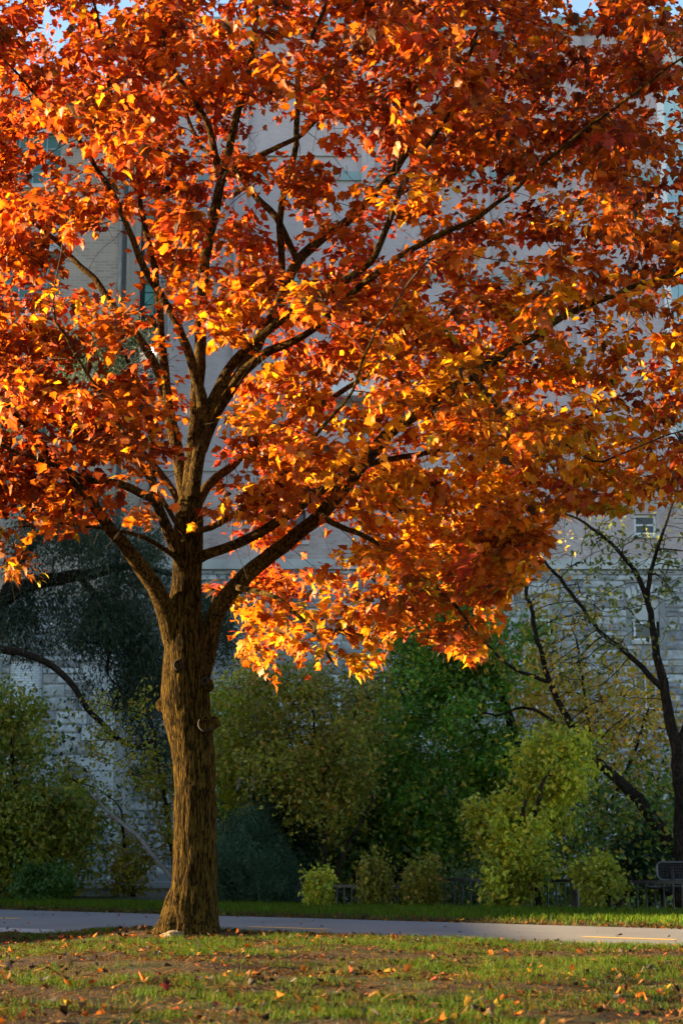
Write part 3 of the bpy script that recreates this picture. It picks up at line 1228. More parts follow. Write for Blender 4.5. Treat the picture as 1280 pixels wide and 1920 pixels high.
def bank_plant(name, label, cat, stems, blobs, natt, leaves_per, size, pal, seed, bark='darkbark', step=.16, tip=.006,
               spread=.22, group=None, droop=.2, kill=None, infl=None, leafy=1.0, fill=0, narrow=1.0):
    """stems: list of [(x,y,z,r)...] world polylines; blobs: (centre, radii, weight) ellipsoids holding foliage"""
    r = np.random.default_rng(seed)
    base = Vector(stems[0][0][:3])
    t = empty(name, base, label, cat, group)
    nodes, par, rad0, grow = [], [], [], []
    mb = MB()
    for st in stems:
        q = resample(st, step)
        q[1:-1, :3] += r.normal(0, .012, (len(q) - 2, 3)) if len(q) > 2 else 0
        b0 = len(nodes)
        for i, p in enumerate(q):
            nodes.append(Vector(p[:3]))
            par.append(b0 + i - 1 if i else -1)
            rad0.append(p[3])
            grow.append(i > len(q) * .15)
        mb.tube([p[:3] for p in q], list(q[:, 3]), 8)
    n0 = len(nodes)
    natt = int(natt * 2.6)
    w = np.array([b[2] for b in blobs], float)
    k = r.choice(len(blobs), natt, p=w / w.sum())
    d = r.normal(0, .52, (natt, 3))
    d *= np.minimum(1, 1.35 / np.maximum(np.linalg.norm(d, axis=1, keepdims=True), 1e-6))
    C = np.array([tuple(b[0]) for b in blobs])[k]
    S = np.array([tuple(b[1]) for b in blobs])[k]
    att = C + d * S
    fz = fbm(att * 1.25, seed + 900, 2)
    att = att[r.random(natt) < np.clip((fz - .40) / .14, .06, 1)]
    att[:, 2] = np.maximum(att[:, 2], -1.8)
    nodes, par, ends = colonize(nodes, par, grow, att, step, infl or 6.0, kill or step * 1.3, 70, .04, .18, seed)
    rad = pipe_radii(nodes, par, n0, rad0, tip, 2.3)
    BV, BF = branch_mesh(nodes, par, rad, n0, 4)
    b = len(mb.v)
    mb.v += [tuple(v) for v in BV]
    mb.f += [tuple(int(i) + b for i in q) for q in BF]
    mb.build('trunk' if cat == 'tree' else 'stems', M[bark], t, True)
    if leaves_per <= 0: return t
    N = np.array([tuple(n) for n in nodes])[n0:]
    thin = rad[n0:] < tip * 3.2
    src = N[thin]
    if len(src) == 0: src = N
    en = att[sorted(ends)]
    src = np.vstack([src, np.repeat(en, 2, 0) + r.normal(0, spread * .6, (2 * len(en), 3))])
    src = src[r.random(len(src)) < leafy]
    if fill:
        kk = r.choice(len(blobs), fill, p=w / w.sum())
        dd = unit(r.normal(size=(fill, 3))) * (r.random((fill, 1)) ** .5)
        ex = np.array([tuple(bb[0]) for bb in blobs])[kk] + dd * np.array([tuple(bb[1]) for bb in blobs])[kk]
        src = np.vstack([src, ex])
    leaves_per = max(1, int(round(leaves_per * 1.5)))
    reps = r.poisson(leaves_per * np.exp(r.normal(0, .75, len(src))))
    src = np.repeat(src, reps, 0)
    pos = src + r.normal(0, spread * .8, src.shape)
    n = len(pos)
    pos[:, 2] = np.maximum(pos[:, 2], ground_z(pos[:, 0], pos[:, 1]) + .02)
    tipd = unit(r.normal(size=(n, 3)) + np.array([0, 0, -droop * 2]))
    nr = unit(r.normal(size=(n, 3)) + np.array([0, -.3, 1.3]))
    sz = 1.15 * size * r.uniform(.6, 1.35, n)
    # clumps of one plant differ a little in colour
    cl = .6 + .8 * vnoise(pos * 1.6, seed)
    cols = pick_cols(r, n, pal) * cl[:, None]
    tp = DIA * np.array([narrow, 1])
    me = leaf_mesh('crown', tp, DTRI, pos, tipd, nr, sz, r.uniform(0, .5, n), r.uniform(-.1, .3, n), cols)
    o = link('crown' if cat == 'tree' else 'foliage', me, M['bgleaf'], t)
    tag(o, kind='stuff')
    return t


def S(pts, Y, k=None):
    """pixel polyline (px,py,radius_px[,dy]) -> world stem at depth Y"""
    out = []
    for p in pts:
        dy = p[3] if len(p) > 3 else 0
        q = P(p[0], p[1], Y + dy)
        out.append((q.x, q.y, q.z, p[2] * (Y + dy) / K))
    return out


def B(px, py, Y, rx, rz, ry=None, w=1.0):
    """foliage ellipsoid centred on a pixel at depth Y, radii in pixels (depth radius in metres)"""
    c = P(px, py, Y)
    m = Y / K
    return (tuple(c), (rx * m, ry if ry else min(rx, rz) * m, rz * m), w)


YG = [(.6, (.27, .31, .022)), (.3, (.42, .36, .026)), (.1, (.13, .22, .022))]
GREEN = [(.62, (.085, .21, .022)), (.26, (.14, .27, .025)), (.12, (.36, .32, .03))]
DARK = [(.8, (.018, .036, .018)), (.2, (.03, .055, .022))]
BLUE = [(.7, (.035, .08, .045)), (.3, (.05, .11, .055))]
GOLD = [(.55, (.42, .27, .03)), (.3, (.26, .22, .025)), (.15, (.5, .25, .04))]
OLIVE = [(.6, (.15, .165, .02)), (.3, (.26, .23, .024)), (.1, (.28, .16, .03))]

# big green tree behind the railing
Y = 35
bank_plant('green_tree', 'leafy green tree with a slanting dark trunk behind the vine covered railing', 'tree',
           [S([(996, 1640, 9), (990, 1500, 9), (968, 1400, 9), (940, 1300, 8), (905, 1200, 7, -.2), (875, 1120, 5, -.3), (850, 1050, 3, -.3)], Y),
            S([(985, 1490, 6), (955, 1440, 5), (930, 1400, 4), (870, 1330, 3), (800, 1290, 2)], Y)],
           [B(840, 1330, Y, 130, 150, 1.4, 2.2), B(760, 1440, Y - .5, 90, 120, 1.2, 1.2), B(890, 1170, Y, 90, 90, 1.2, 1.0),
            B(790, 1220, Y + .4, 70, 70, 1, .8), B(940, 1480, Y, 70, 130, 1, 1.0), B(820, 1560, Y, 90, 70, 1, .8), B(850, 1080, Y + .3, 60, 50, .8, .4)],
           420, 11, .09, GREEN, 11, step=.18, spread=.2, leafy=.85)
# leaning bare tree at the right
Y = 34
bank_plant('leaning_tree', 'bare dark tree leaning left over the bank from behind the bench', 'tree',
           [S([(1268, 1640, 14), (1250, 1580, 13), (1205, 1510, 12), (1160, 1465, 10), (1105, 1410, 8), (1060, 1340, 6.5), (1030, 1280, 5.5), (1008, 1200, 4.5), (985, 1100, 3.5), (960, 1040, 2.5)], Y),
            S([(1030, 1280, 4), (960, 1250, 3), (900, 1200, 2.2), (860, 1170, 1.5)], Y), S([(1105, 1410, 4), (1000, 1330, 3), (930, 1340, 2), (860, 1330, 1.4)], Y)],
           [B(1030, 1180, Y, 110, 130, 1.2, 1.4), B(1120, 1350, Y, 110, 90, 1.2, 1.0)], 190, 2, .10, GOLD, 21, leafy=.3, step=.18, tip=.0065)
# bare forked tree at the frame edge
Y = 31
bank_plant('bare_tree', 'nearly bare forked tree with pale leaves against the stone wall', 'tree',
           [S([(1278, 1700, 15), (1276, 1560, 13), (1268, 1420, 12), (1246, 1300, 9), (1225, 1200, 7), (1212, 1120, 5.5), (1165, 1040, 4), (1110, 990, 3), (1050, 960, 2)], Y),
            S([(1212, 1120, 5), (1222, 1060, 4), (1240, 1000, 3), (1262, 940, 2), (1275, 880, 1.6)], Y),
            S([(1240, 1290, 6), (1180, 1230, 5), (1120, 1180, 4), (1060, 1100, 3.5), (1000, 1030, 2.5), (960, 980, 2)], Y, ),
            S([(1268, 1420, 7), (1300, 1300, 6), (1330, 1180, 4)], Y)],
           [B(1150, 1040, Y, 150, 110, 1.4, 1.5), B(1130, 1200, Y, 130, 100, 1.3, 1.2), B(1290, 1050, Y, 60, 140, 1, .6)], 300, 1, .095,
           [(.6, (.15, .17, .03)), (.4, (.08, .09, .03))], 22, leafy=.3, step=.16, tip=.006, spread=.1)
# golden sparse young tree
Y = 38
bank_plant('golden_tree', 'thin young tree with scattered golden leaves before the stone wall', 'tree',
           [S([(1120, 1660, 5), (1125, 1540, 4.5), (1110, 1420, 4), (1095, 1300, 3), (1080, 1200, 2)], Y), S([(1125, 1540, 3.5), (1180, 1430, 3), (1215, 1330, 2)], Y)],
           [B(1100, 1290, Y, 110, 110, 1.3, 1.3), B(1130, 1420, Y, 130, 110, 1.3, 1.3), B(1210, 1350, Y, 70, 120, 1.2, .7), B(1010, 1300, Y, 60, 80, 1, .5)],
           400, 3, .115, GOLD, 23, 'darkbark', leafy=.5, step=.2, tip=.005)
# small golden vine leaves caught at the top of the green shrub
Y = 28.4
bank_plant('yellow_shrub', 'tall yellow green vine shrub hanging over the railing', 'shrub',
           [S([(1010, 1710, 6), (1005, 1620, 5), (1000, 1540, 4), (1020, 1460, 3)], Y), S([(1010, 1690, 5), (970, 1600, 4), (985, 1500, 3)], Y)],
           [B(985, 1600, Y + .2, 48, 80, .6, 1.4), B(1025, 1500, Y + .6, 62, 60, .6, 1.1), B(960, 1670, Y - .1, 45, 32, .35, .7), B(1050, 1420, Y + .9, 55, 45, .5, .6), B(925, 1540, Y + 1, 40, 40, .5, .4)],
           200, 10, .085, YG, 31, step=.15, spread=.14)
bank_plant('round_bush', 'rounded yellow green vine bush beside the bench', 'shrub',
           [S([(1140, 1712, 6), (1138, 1670, 5), (1145, 1630, 3)], 27.4), S([(1150, 1712, 5), (1175, 1670, 4), (1180, 1640, 2)], 27.4)],
           [B(1135, 1655, 27.4, 42, 36, .4, 1.3), B(1165, 1675, 27.4, 34, 24, .35, .6), B(1120, 1690, 27.3, 30, 18, .3, .3)], 130, 11, .075, [(.7, (.24, .26, .022)), (.3, (.15, .19, .02))], 32, step=.1, spread=.08, infl=3)
for i, (px, py, rx, rz, lab) in enumerate(((702, 1655, 20, 36, 'upright olive bush on the railing with a pointed top'),
                                           (792, 1662, 24, 34, 'ragged olive bush on the railing where the rail steps up'),
                                           (599, 1668, 13, 30, 'slim yellow green bush beside the railing end post'))):
    Yb = 29.2
    bank_plant('railing_bush', lab, 'shrub', [S([(px, 1712, 4), (px + 2, py + 10, 3), (px, py - 15, 2)], Yb)],
               [B(px, py, Yb, rx, rz, .3, 1)], 60, 10, .065, OLIVE if i < 2 else YG, 40 + i, step=.09, spread=.09, infl=3, leafy=.6, group='small bushes on the railing')
# conifers
Y = 33
bank_plant('dark_juniper', 'very dark evergreen with a flat spreading top behind the railing', 'shrub',
           [S([(530, 1700, 6), (528, 1600, 5), (520, 1520, 4)], Y + 1), S([(530, 1640, 4), (560, 1560, 3), (570, 1520, 2)], Y + 1)],
           [B(520, 1540, Y + 1, 75, 45, 1, 1.2), B(555, 1600, Y + 1, 60, 70, 1, 1.0)], 190, 22, .075, DARK, 51, step=.15, spread=.12, narrow=.35)
bank_plant('blue_juniper', 'feathery blue green evergreen just right of the maple trunk', 'shrub',
           [S([(460, 1710, 6), (462, 1630, 5), (455, 1560, 3)], Y - 1.5), S([(470, 1700, 5), (500, 1640, 4), (520, 1600, 2)], Y - 1.5)],
           [B(460, 1625, Y - 1.5, 62, 75, .9, 1.3), B(515, 1655, Y - 1.5, 50, 45, .8, .8)], 210, 22, .075, BLUE, 52, step=.14, spread=.11, narrow=.3)
bank_plant('dark_juniper', 'dark evergreen behind the bench in front of the tree trunks', 'shrub',
           [S([(1220, 1700, 6), (1222, 1640, 5), (1215, 1590, 3)], Y + 2)], [B(1215, 1620, Y + 2, 60, 60, 1, 1)], 120, 20, .075, DARK, 53, step=.15, spread=.12, narrow=.35)
bank_plant('grey_green_shrub', 'soft grey green shrub below the leafy green tree', 'shrub',
           [S([(760, 1710, 5), (752, 1600, 4), (745, 1500, 3)], Y + 3), S([(760, 1700, 4), (690, 1600, 3), (680, 1530, 2)], Y + 3)],
           [B(745, 1480, Y + 3, 70, 110, 1, 1), B(690, 1620, Y + 3, 80, 70, 1, .9), B(830, 1640, Y + 3, 80, 60, 1, .7), B(880, 1680, 31.5, 70, 30, .6, .6)], 200, 15, .075,
           [(.6, (.05, .085, .03)), (.4, (.07, .10, .03))], 54, step=.17, spread=.16)
# slim dark sapling with sparse leaves, grey bare shrubs
Y = 32
bank_plant('slim_sapling', 'slim dark sapling with sparse olive leaves between evergreen and green tree', 'tree',
           [S([(612, 1710, 5), (610, 1600, 4.5), (606, 1520, 4), (608, 1450, 3.5), (590, 1380, 2.5), (585, 1310, 2)], Y),
            S([(606, 1455, 3), (640, 1400, 2.5), (665, 1340, 2), (700, 1290, 1.5)], Y), S([(630, 1680, 5), (638, 1620, 4), (665, 1560, 3), (700, 1500, 2)], Y)],
           [B(600, 1370, Y, 120, 90, 1.1, 1.4), B(490, 1380, Y + .5, 90, 80, 1, .9), B(610, 1470, Y, 70, 60, 1, .7), B(540, 1290, Y, 90, 50, 1, .6)], 320, 7, .085, OLIVE, 61, leafy=.8, step=.16, tip=.0045)
Y = 34
bank_plant('yellow_shrub', 'yellow green shrub above the dark evergreen right of the trunk', 'shrub',
           [S([(430, 1700, 5), (432, 1560, 4), (440, 1440, 3)], Y), S([(480, 1690, 4), (500, 1520, 3), (520, 1440, 2)], Y)],
           [B(440, 1440, Y, 55, 90, .9, 1.1), B(520, 1450, Y, 70, 60, .9, 1.0), B(600, 1560, Y, 60, 60, .9, .8), B(450, 1340, Y, 60, 60, .9, .6)], 190, 9, .08, YG, 62, step=.17, spread=.17)
bank_plant('bare_shrub', 'pale grey leafless shrub fanning out right of the trunk', 'shrub',
           [S([(445, 1480, 3), (455, 1420, 2.6), (475, 1370, 2), (490, 1310, 1.4)], 33), S([(445, 1482, 3), (470, 1400, 2), (510, 1330, 1.3)], 33)],
           [B(480, 1330, 33, 60, 70, .6, 1)], 70, 0, .05, OLIVE, 63, 'greytwig', step=.12, tip=.004)
# ---- left side: old dark tree whose boughs come in from the left edge
Y = 37
bank_plant('old_willow', 'old dark tree with drooping fine dark foliage reaching in from the left', 'tree',
           [S([(-260, 1720, 34), (-230, 1500, 30), (-160, 1300, 27), (-80, 1180, 22), (0, 1125, 17), (60, 1095, 15), (110, 1085, 13), (200, 1070, 10), (260, 1060, 7), (330, 1080, 4)], Y),
            S([(-160, 1300, 12), (-60, 1225, 9), (0, 1218, 8), (55, 1228, 7), (100, 1250, 6.5), (140, 1290, 6), (165, 1330, 5.5), (205, 1370, 5), (250, 1400, 4), (300, 1385, 2)], Y - 2),
            S([(-80, 1180, 16), (-60, 1000, 14), (0, 850, 11), (80, 740, 8), (160, 660, 6), (220, 600, 3)], Y + 1),
            S([(150, 1078, 8), (190, 1140, 6), (205, 1200, 4), (200, 1260, 3)], Y), S([(0, 1125, 8), (50, 1040, 6), (120, 960, 4)], Y + .5)],
           [B(60, 1170, Y, 130, 70, 1.4, 1.0), B(230, 1130, Y, 110, 90, 1.3, 1.3), B(270, 1250, Y + .5, 90, 120, 1.2, 1.2), B(180, 1000, Y, 130, 70, 1.4, 1.0),
            B(190, 680, Y + 1.5, 120, 60, 1.4, .9), B(80, 760, Y + 1, 120, 80, 1.3, .6), B(300, 1380, Y + .5, 60, 90, 1, .5), B(400, 1180, Y + 1, 60, 90, 1, .5), B(-120, 1000, Y, 160, 160, 1.6, .8)],
           520, 20, .10, [(.75, (.03, .052, .03)), (.25, (.05, .075, .036))], 71, step=.22, spread=.22, droop=.6, narrow=.4, leafy=.75)
Y = 33.5
bank_plant('yellow_shrub', 'tall yellow green shrub at the left end of the sunken railing', 'shrub',
           [S([(40, 1720, 6), (45, 1600, 5), (30, 1480, 4), (20, 1380, 3)], Y), S([(60, 1710, 5), (100, 1600, 4), (130, 1520, 2)], Y), S([(10, 1710, 5), (-30, 1560, 4), (-20, 1420, 2)], Y)],
           [B(20, 1370, Y, 60, 80, .9, .8), B(60, 1530, Y, 100, 70, 1, 1.5), B(20, 1620, Y, 90, 70, 1, 1.2), B(130, 1540, Y, 50, 55, .8, .6), B(-60, 1450, Y, 70, 120, 1, .7)], 240, 10, .085,
           [(.5, (.17, .20, .018)), (.3, (.26, .22, .022)), (.2, (.08, .14, .02))], 72, step=.18, spread=.17)
bank_plant('green_bush', 'fresh green bush beside the end of the low concrete wall', 'shrub',
           [S([(75, 1715, 4), (78, 1660, 3), (80, 1625, 2)], 32)], [B(78, 1655, 32, 40, 42, .5, 1)], 70, 11, .075, [(.8, (.05, .12, .018)), (.2, (.08, .14, .02))], 73, step=.1, spread=.09, infl=3)
bank_plant('sparse_shrub', 'thin yellow leaved shrub just left of the maple trunk', 'shrub',
           [S([(250, 1690, 4), (235, 1600, 3.5), (228, 1520, 2)], 34), S([(330, 1680, 5), (318, 1560, 4), (300, 1450, 3), (285, 1350, 2)], 34)],
           [B(285, 1500, 34, 55, 90, .7, 1.2), B(240, 1640, 34, 40, 50, .6, .5), B(150, 1420, 34.5, 70, 70, .8, .6), B(200, 1360, 34.5, 70, 80, .8, .4)], 150, 6, .08,
           [(.6, (.22, .24, .02)), (.4, (.3, .22, .03))], 74, leafy=.7, step=.16, spread=.15)
bank_plant('fallen_branch', 'bare grey dead branch sprawling over the concrete wall', 'branch',
           [S([(330, 1655, 5), (300, 1620, 5), (265, 1575, 4.5), (225, 1540, 4), (190, 1510, 3), (165, 1480, 2)], 33), S([(225, 1540, 3), (180, 1520, 2.4), (140, 1500, 1.8), (100, 1490, 1.2)], 33),
            S([(190, 1512, 2.4), (178, 1470, 2), (165, 1450, 1.5)], 33)],
           [B(170, 1490, 33, 70, 50, .6, 1), B(230, 1620, 33, 70, 40, .6, .8), B(120, 1580, 33, 60, 60, .5, .5)], 80, 0, .05, OLIVE, 75, 'greytwig', step=.13, tip=.004)

# ------------------------------------------------------------------ the maple
maple = empty('maple_tree', (TREE.x, TREE_Y, 0), 'big autumn maple with orange red crown and sunlit forked trunk', 'tree')


def T(px, py, hw, dy=0.0):
    q = P(px, py, TREE_Y + dy)
    return (q.x, q.y, q.z, hw * (q - Vector((0, 0, CAM_H))).dot(FW) / K)


TRUNK = [T(*p) for p in ((362, 1790, 66), (362, 1768, 59), (362, 1755, 53), (362, 1735, 48.5), (363, 1700, 45), (364.5, 1650, 42), (366, 1600, 40.5),
                         (366, 1540, 39.5), (366, 1480, 39), (364, 1430, 39), (361, 1400, 40), (356, 1370, 42.5), (351, 1340, 45), (348, 1310, 46),
                         (347, 1270, 43), (347, 1230, 40), (346, 1190, 37), (347, 1150, 33), (349, 1110, 29), (351, 1070, 27), (353, 1030, 28),
                         (354, 990, 28), (356, 950, 25), (357, 925, 21), (359, 900, 15))]
LIMBS = {
    'left_low': [(335, 1240, 18, .0), (325, 1195, 20, -.08), (316, 1160, 19, -.12), (304, 1128, 17, -.18), (289, 1098, 16, -.25), (268, 1068, 15, -.35), (243, 1036, 13, -.5),
                 (218, 1006, 12, -.65), (192, 968, 11, -.8), (155, 922, 9, -1.0), (105, 865, 7, -1.25), (45, 795, 5.5, -1.5), (-40, 720, 4.5, -1.8), (-140, 650, 3, -2.0)],
    'right_low': [(370, 1300, 16, .1), (384, 1240, 20, .12), (393, 1190, 20, .12), (404, 1148, 19, .1), (432, 1108, 18, .05), (472, 1070, 17, 0), (516, 1035, 16, -.05), (562, 998, 15, -.1),
                  (606, 958, 15, -.15), (645, 906, 17, -.2), (680, 866, 16, -.25), (714, 832, 14, -.3), (745, 798, 12, -.35), (790, 768, 11, -.4), (840, 734, 11, -.5), (886, 700, 10.5, -.6),
                  (942, 667, 9, -.7), (1000, 630, 7.5, -.8), (1060, 592, 7, -.9), (1112, 567, 6.5, -1.0), (1172, 543, 5.5, -1.1), (1250, 520, 4.5, -1.2), (1340, 490, 3.5, -1.4), (1450, 450, 2.5, -1.6)],
    'right_mid': [(365, 1052, 12, -.1), (385, 1040, 12, -.15), (430, 1025, 11, -.25), (480, 1000, 11, -.35), (532, 968, 11, -.4), (582, 936, 10, -.3), (640, 893, 8, .1), (700, 869, 7, .4), (780, 851, 6, .7),
                  (850, 842, 5, .9), (940, 828, 4, 1.2), (1040, 800, 3, 1.6), (1150, 770, 2.2, 2.0)],
    'left_mid': [(347, 1065, 14, -.1), (332, 1032, 13, -.18), (313, 990, 12, -.25), (301, 960, 11, -.3), (290, 938, 11, -.35), (264, 924, 9, -.5), (234, 912, 8, -.7), (200, 905, 7, -.9), (148, 892, 5.5, -1.2),
                 (85, 870, 4.5, -1.6), (10, 840, 3.5, -2.0), (-90, 800, 2.5, -2.4)],
    'left_mid_up': [(290, 940, 8, -.35), (287, 900, 8, -.42), (285, 860, 7, -.5), (284, 820, 6, -.55), (274, 770, 5, -.7), (252, 715, 4, -.9), (225, 650, 3, -1.2)],
    'left_thin': [(338, 1055, 6, -.15), (325, 1042, 5.5, -.22), (298, 1024, 5, -.35), (258, 1003, 4.5, -.55), (200, 990, 4, -.85), (120, 985, 3, -1.2), (40, 990, 2.2, -1.6)],
    'stem_a': [(350, 950, 15, .12), (343, 905, 15, .2), (335, 855, 14, .28), (325, 800, 13, .35), (313, 750, 12, .42), (302, 705, 11, .5), (284, 664, 10, .6), (252, 618, 9, .75), (215, 573, 8, .9),
               (180, 527, 7, 1.05), (140, 494, 6, 1.2), (100, 450, 5, 1.35), (40, 400, 4, 1.6), (-60, 340, 3, 1.9)],
    'stem_a_up': [(318, 775, 9, .38), (309, 700, 9, .3), (302, 640, 8.5, .2), (299, 590, 8, .1), (290, 520, 7, 0), (277, 470, 6.5, -.1), (266, 400, 5.5, -.2), (252, 320, 5, -.35), (232, 240, 4.5, -.5), (200, 140, 4, -.7), (180, 30, 3, -.8), (160, -90, 2.5, -.9)],
    'stem_b_left': [(361, 930, 15, -.1), (368, 880, 15, -.18), (375, 835, 14, -.22), (380, 785, 13, -.27), (379, 745, 12, -.3), (362, 695, 10.5, -.38), (345, 645, 10, -.45), (322, 590, 9.5, -.55), (300, 550, 9, -.62),
                    (275, 510, 8, -.7), (248, 452, 7, -.85), (213, 368, 6, -1.0), (168, 298, 5, -1.2), (120, 230, 4, -1.4), (55, 160, 3, -1.6), (-30, 90, 2.5, -1.9)],
    'leader': [(357, 925, 20, .05), (363, 860, 18, .08), (370, 780, 15.5, .1), (374, 700, 13.5, .12), (376, 640, 12.5, .14), (380, 560, 12, .16), (390, 480, 11.5, .18), (402, 400, 11, .2), (415, 330, 10, .22),
               (430, 270, 9, .25), (446, 215, 8, .28), (470, 130, 6.5, .32), (480, 50, 5.5, .36), (484, -50, 4.5, .4), (478, -160, 3.5, .4), (470, -280, 2.5, .4)],
    'leader_left': [(413, 338, 8, .2), (397, 262, 7, .1), (386, 225, 6, 0), (352, 170, 5, -.2), (320, 120, 4.5, -.4), (290, 40, 4, -.6), (268, -60, 3, -.8)],
    'leader_right': [(420, 335, 7.5, .2), (448, 311, 7, .1), (490, 291, 6, -.1), (550, 265, 5, -.4), (585, 238, 4, -.6), (640, 180, 3, -1.0)],
    'stem_c_front': [(374, 840, 13, -.15), (386, 790, 13.5, -.2), (398, 752, 13, -.25), (420, 712, 12.5, -.3), (450, 671, 12, -.36), (481, 640, 11, -.42), (515, 614, 10, -.5), (548, 590, 9.5, -.57), (600, 560, 9, -.68), (650, 525, 9, -.8),
                     (690, 490, 8, -.9), (715, 445, 7.5, -1.0), (736, 395, 7, -1.1), (757, 350, 6, -1.2), (786, 300, 5, -1.35), (830, 240, 4.5, -1.55), (862, 160, 4, -1.8), (890, 60, 3, -2.0), (905, -60, 2.5, -2.2)],
    'stem_c_right': [(380, 845, 12, .0), (395, 800, 13, 0), (411, 765, 13, -.02), (436, 730, 12.5, -.05), (466, 692, 12, -.08), (506, 660, 11, -.12), (548, 644, 9.5, -.2), (592, 618, 8.5, -.3), (642, 570, 8.5, -.5), (700, 512, 8.5, -.8),
                     (746, 480, 7.5, -1.0), (800, 455, 7, -1.2), (852, 430, 6.5, -1.4), (906, 405, 6, -1.6), (950, 370, 5, -1.75), (1010, 318, 4.5, -1.95), (1080, 250, 4, -2.2), (1150, 200, 3.5, -2.4), (1220, 150, 3, -2.6), (1320, 80, 2.2, -2.8)],
    'stem_c_back': [(372, 860, 13, .25), (398, 785, 14, .35), (440, 718, 13, .5), (488, 640, 12.5, .7), (528, 548, 12, .95), (560, 482, 12, 1.15), (610, 436, 11, 1.35), (667, 400, 10, 1.55), (730, 330, 8.5, 1.8), (800, 230, 7, 2.1), (870, 120, 5.5, 2.4),
                    (930, 20, 4.5, 2.6), (985, -90, 3.5, 2.8)],
    'back_left': [(556, 486, 7, 1.12), (515, 405, 7, 1.3), (480, 370, 6.5, 1.45), (450, 335, 6, 1.6), (400, 298, 5, 1.8), (358, 245, 4, 2.0), (335, 170, 3, 2.2)],
    'mid_up': [(530, 545, 7.5, .92), (528, 470, 7, .8), (526, 415, 7, .7), (540, 340, 6.5, .6), (553, 280, 6, .5), (560, 200, 6, .4), (563, 130, 5, .35), (590, 60, 4.5, .3), (616, -10, 4, .25), (635, -100, 3, .2)],
    'right_fork': [(886, 701, 6, -.6), (905, 730, 5.5, -.8), (935, 768, 5, -1.0), (985, 800, 4, -1.2), (1050, 830, 3, -1.4), (1110, 870, 2.2, -1.6)],
    'right_hang': [(600, 965, 7, -.2), (640, 990, 6, -.7), (690, 1010, 5, -1.1), (760, 1060, 4, -1.4), (830, 1120, 3.5, -1.6), (890, 1190, 2.5, -1.8)],
    'centre_hang': [(440, 1100, 7, -.1), (480, 1110, 6, -.6), (530, 1130, 5, -1.0), (580, 1180, 4, -1.3), (620, 1240, 3, -1.5)],
    'front': [(358, 1000, 9, -.2), (400, 985, 8.5, -.8), (450, 955, 8, -1.5), (520, 900, 6, -2.1), (590, 820, 5, -2.6), (650, 740, 4, -3.0), (700, 640, 3, -3.3)],
    'front_left': [(345, 1000, 8, -.3), (310, 950, 7.5, -.9), (265, 880, 7, -1.6), (220, 800, 5.5, -2.2), (160, 700, 4.5, -2.7), (100, 600, 3.5, -3.1)],
    'back': [(362, 960, 12, .3), (400, 900, 11, .9), (470, 840, 9, 1.6), (560, 780, 8, 2.3), (660, 720, 6, 2.9), (770, 650, 4.5, 3.4), (880, 560, 3, 3.8)],
    'back_left_low': [(350, 970, 10, .3), (310, 900, 9, 1.0), (250, 830, 7.5, 1.7), (180, 770, 6, 2.3), (100, 720, 4.5, 2.8), (10, 660, 3, 3.2)],
}

# remeshed trunk with the limb collars, then bark relief
mb = MB()
tq = resample(TRUNK, .05)
mb.tube([p[:3] for p in tq], list(tq[:, 3]), 24)
COLLAR = {'left_low': 1.0, 'right_low': 1.4, 'right_mid': .3, 'left_mid': .4, 'stem_a': .3, 'stem_b_left': .3, 'leader': .3}
THIN = {'leader': .85, 'stem_a': .85, 'stem_b_left': .85, 'stem_c_front': .78, 'stem_c_right': .78, 'stem_c_back': .82, 'right_low': .88, 'right_mid': .85, 'front': .7, 'front_left': .6, 'back': .8, 'back_left_low': .7}
limb_pts = {}
for nm, pts in LIMBS.items():
    q = resample([T(*p) for p in pts], .08)
    q[:, 3] *= THIN.get(nm, .9) if nm != 'left_low' else 1.0
    L = np.concatenate([[0], np.cumsum(np.linalg.norm(np.diff(q[:, :3], axis=0), axis=1))])
    # slight natural wobble away from the base
    wob = np.stack([fbm(np.stack([L * 1.7, L * 0 + 3 * len(nm), L * 0 + c * 9], -1), 5 + c) - .5 for c in range(3)], -1)
    q[:, :3] += wob * (.10 * np.clip(L / 1.5, 0, 1))[:, None]
    limb_pts[nm] = q
    if nm in COLLAR:
        m = L < COLLAR[nm] + .15
        t = np.clip(L[m] / (COLLAR[nm] + .15), 0, 1)
        rr = q[m, 3] * (1.06 - .28 * t ** 2)
        mb.tube([p[:3] for p in q[m]], list(rr), 16)
# root flare
for a, L, h in ((195, .44, 0), (232, .40, 0), (268, .42, 0), (305, .41, 0), (345, .44, 0), (40, .40, 0), (90, .4, 0), (140, .4, 0)):
    d = Vector((math.cos(R(a)), math.sin(R(a)), 0))
    c0 = Vector((TREE.x, TREE_Y, 0))
    mb.tube([tuple(c0 + d * .03 + Vector((0, 0, .75))), tuple(c0 + d * .19 + Vector((0, 0, .22))), tuple(c0 + d * .29 + Vector((0, 0, .06))), tuple(c0 + d * L + Vector((0, 0, -.05)))],
            [.10, .125, .10, .05], 12)
# pruning-wound lumps
for px, py, rr, dy in ((333, 1247, .085, -.22), (388, 1280, .07, -.14), (383, 1356, .11, -.18), (304, 1318, .07, -.02), (400, 1350, .07, -.05)):
    c0 = P(px, py, TREE_Y + dy)
    mb.tube([tuple(c0 + Vector((0, .08, -.04))), tuple(c0 + Vector((0, 0, -.01))), tuple(c0 + Vector((0, -.05, 0)))], [rr, rr * .95, rr * .6], 12)
tmp = link('tmp_trunk', mb.mesh('tmp'), None)
md = tmp.modifiers.new('r', 'REMESH')
md.mode = 'VOXEL'
md.voxel_size = .0115
sm = tmp.modifiers.new('s', 'SMOOTH')
sm.iterations = 6
sm.factor = .5
dg = bpy.context.evaluated_depsgraph_get()
tme = bpy.data.meshes.new_from_object(tmp.evaluated_get(dg))
bpy.data.objects.remove(tmp)
nv = len(tme.vertices)
co = np.empty(nv * 3, np.float32)
tme.vertices.foreach_get('co', co)
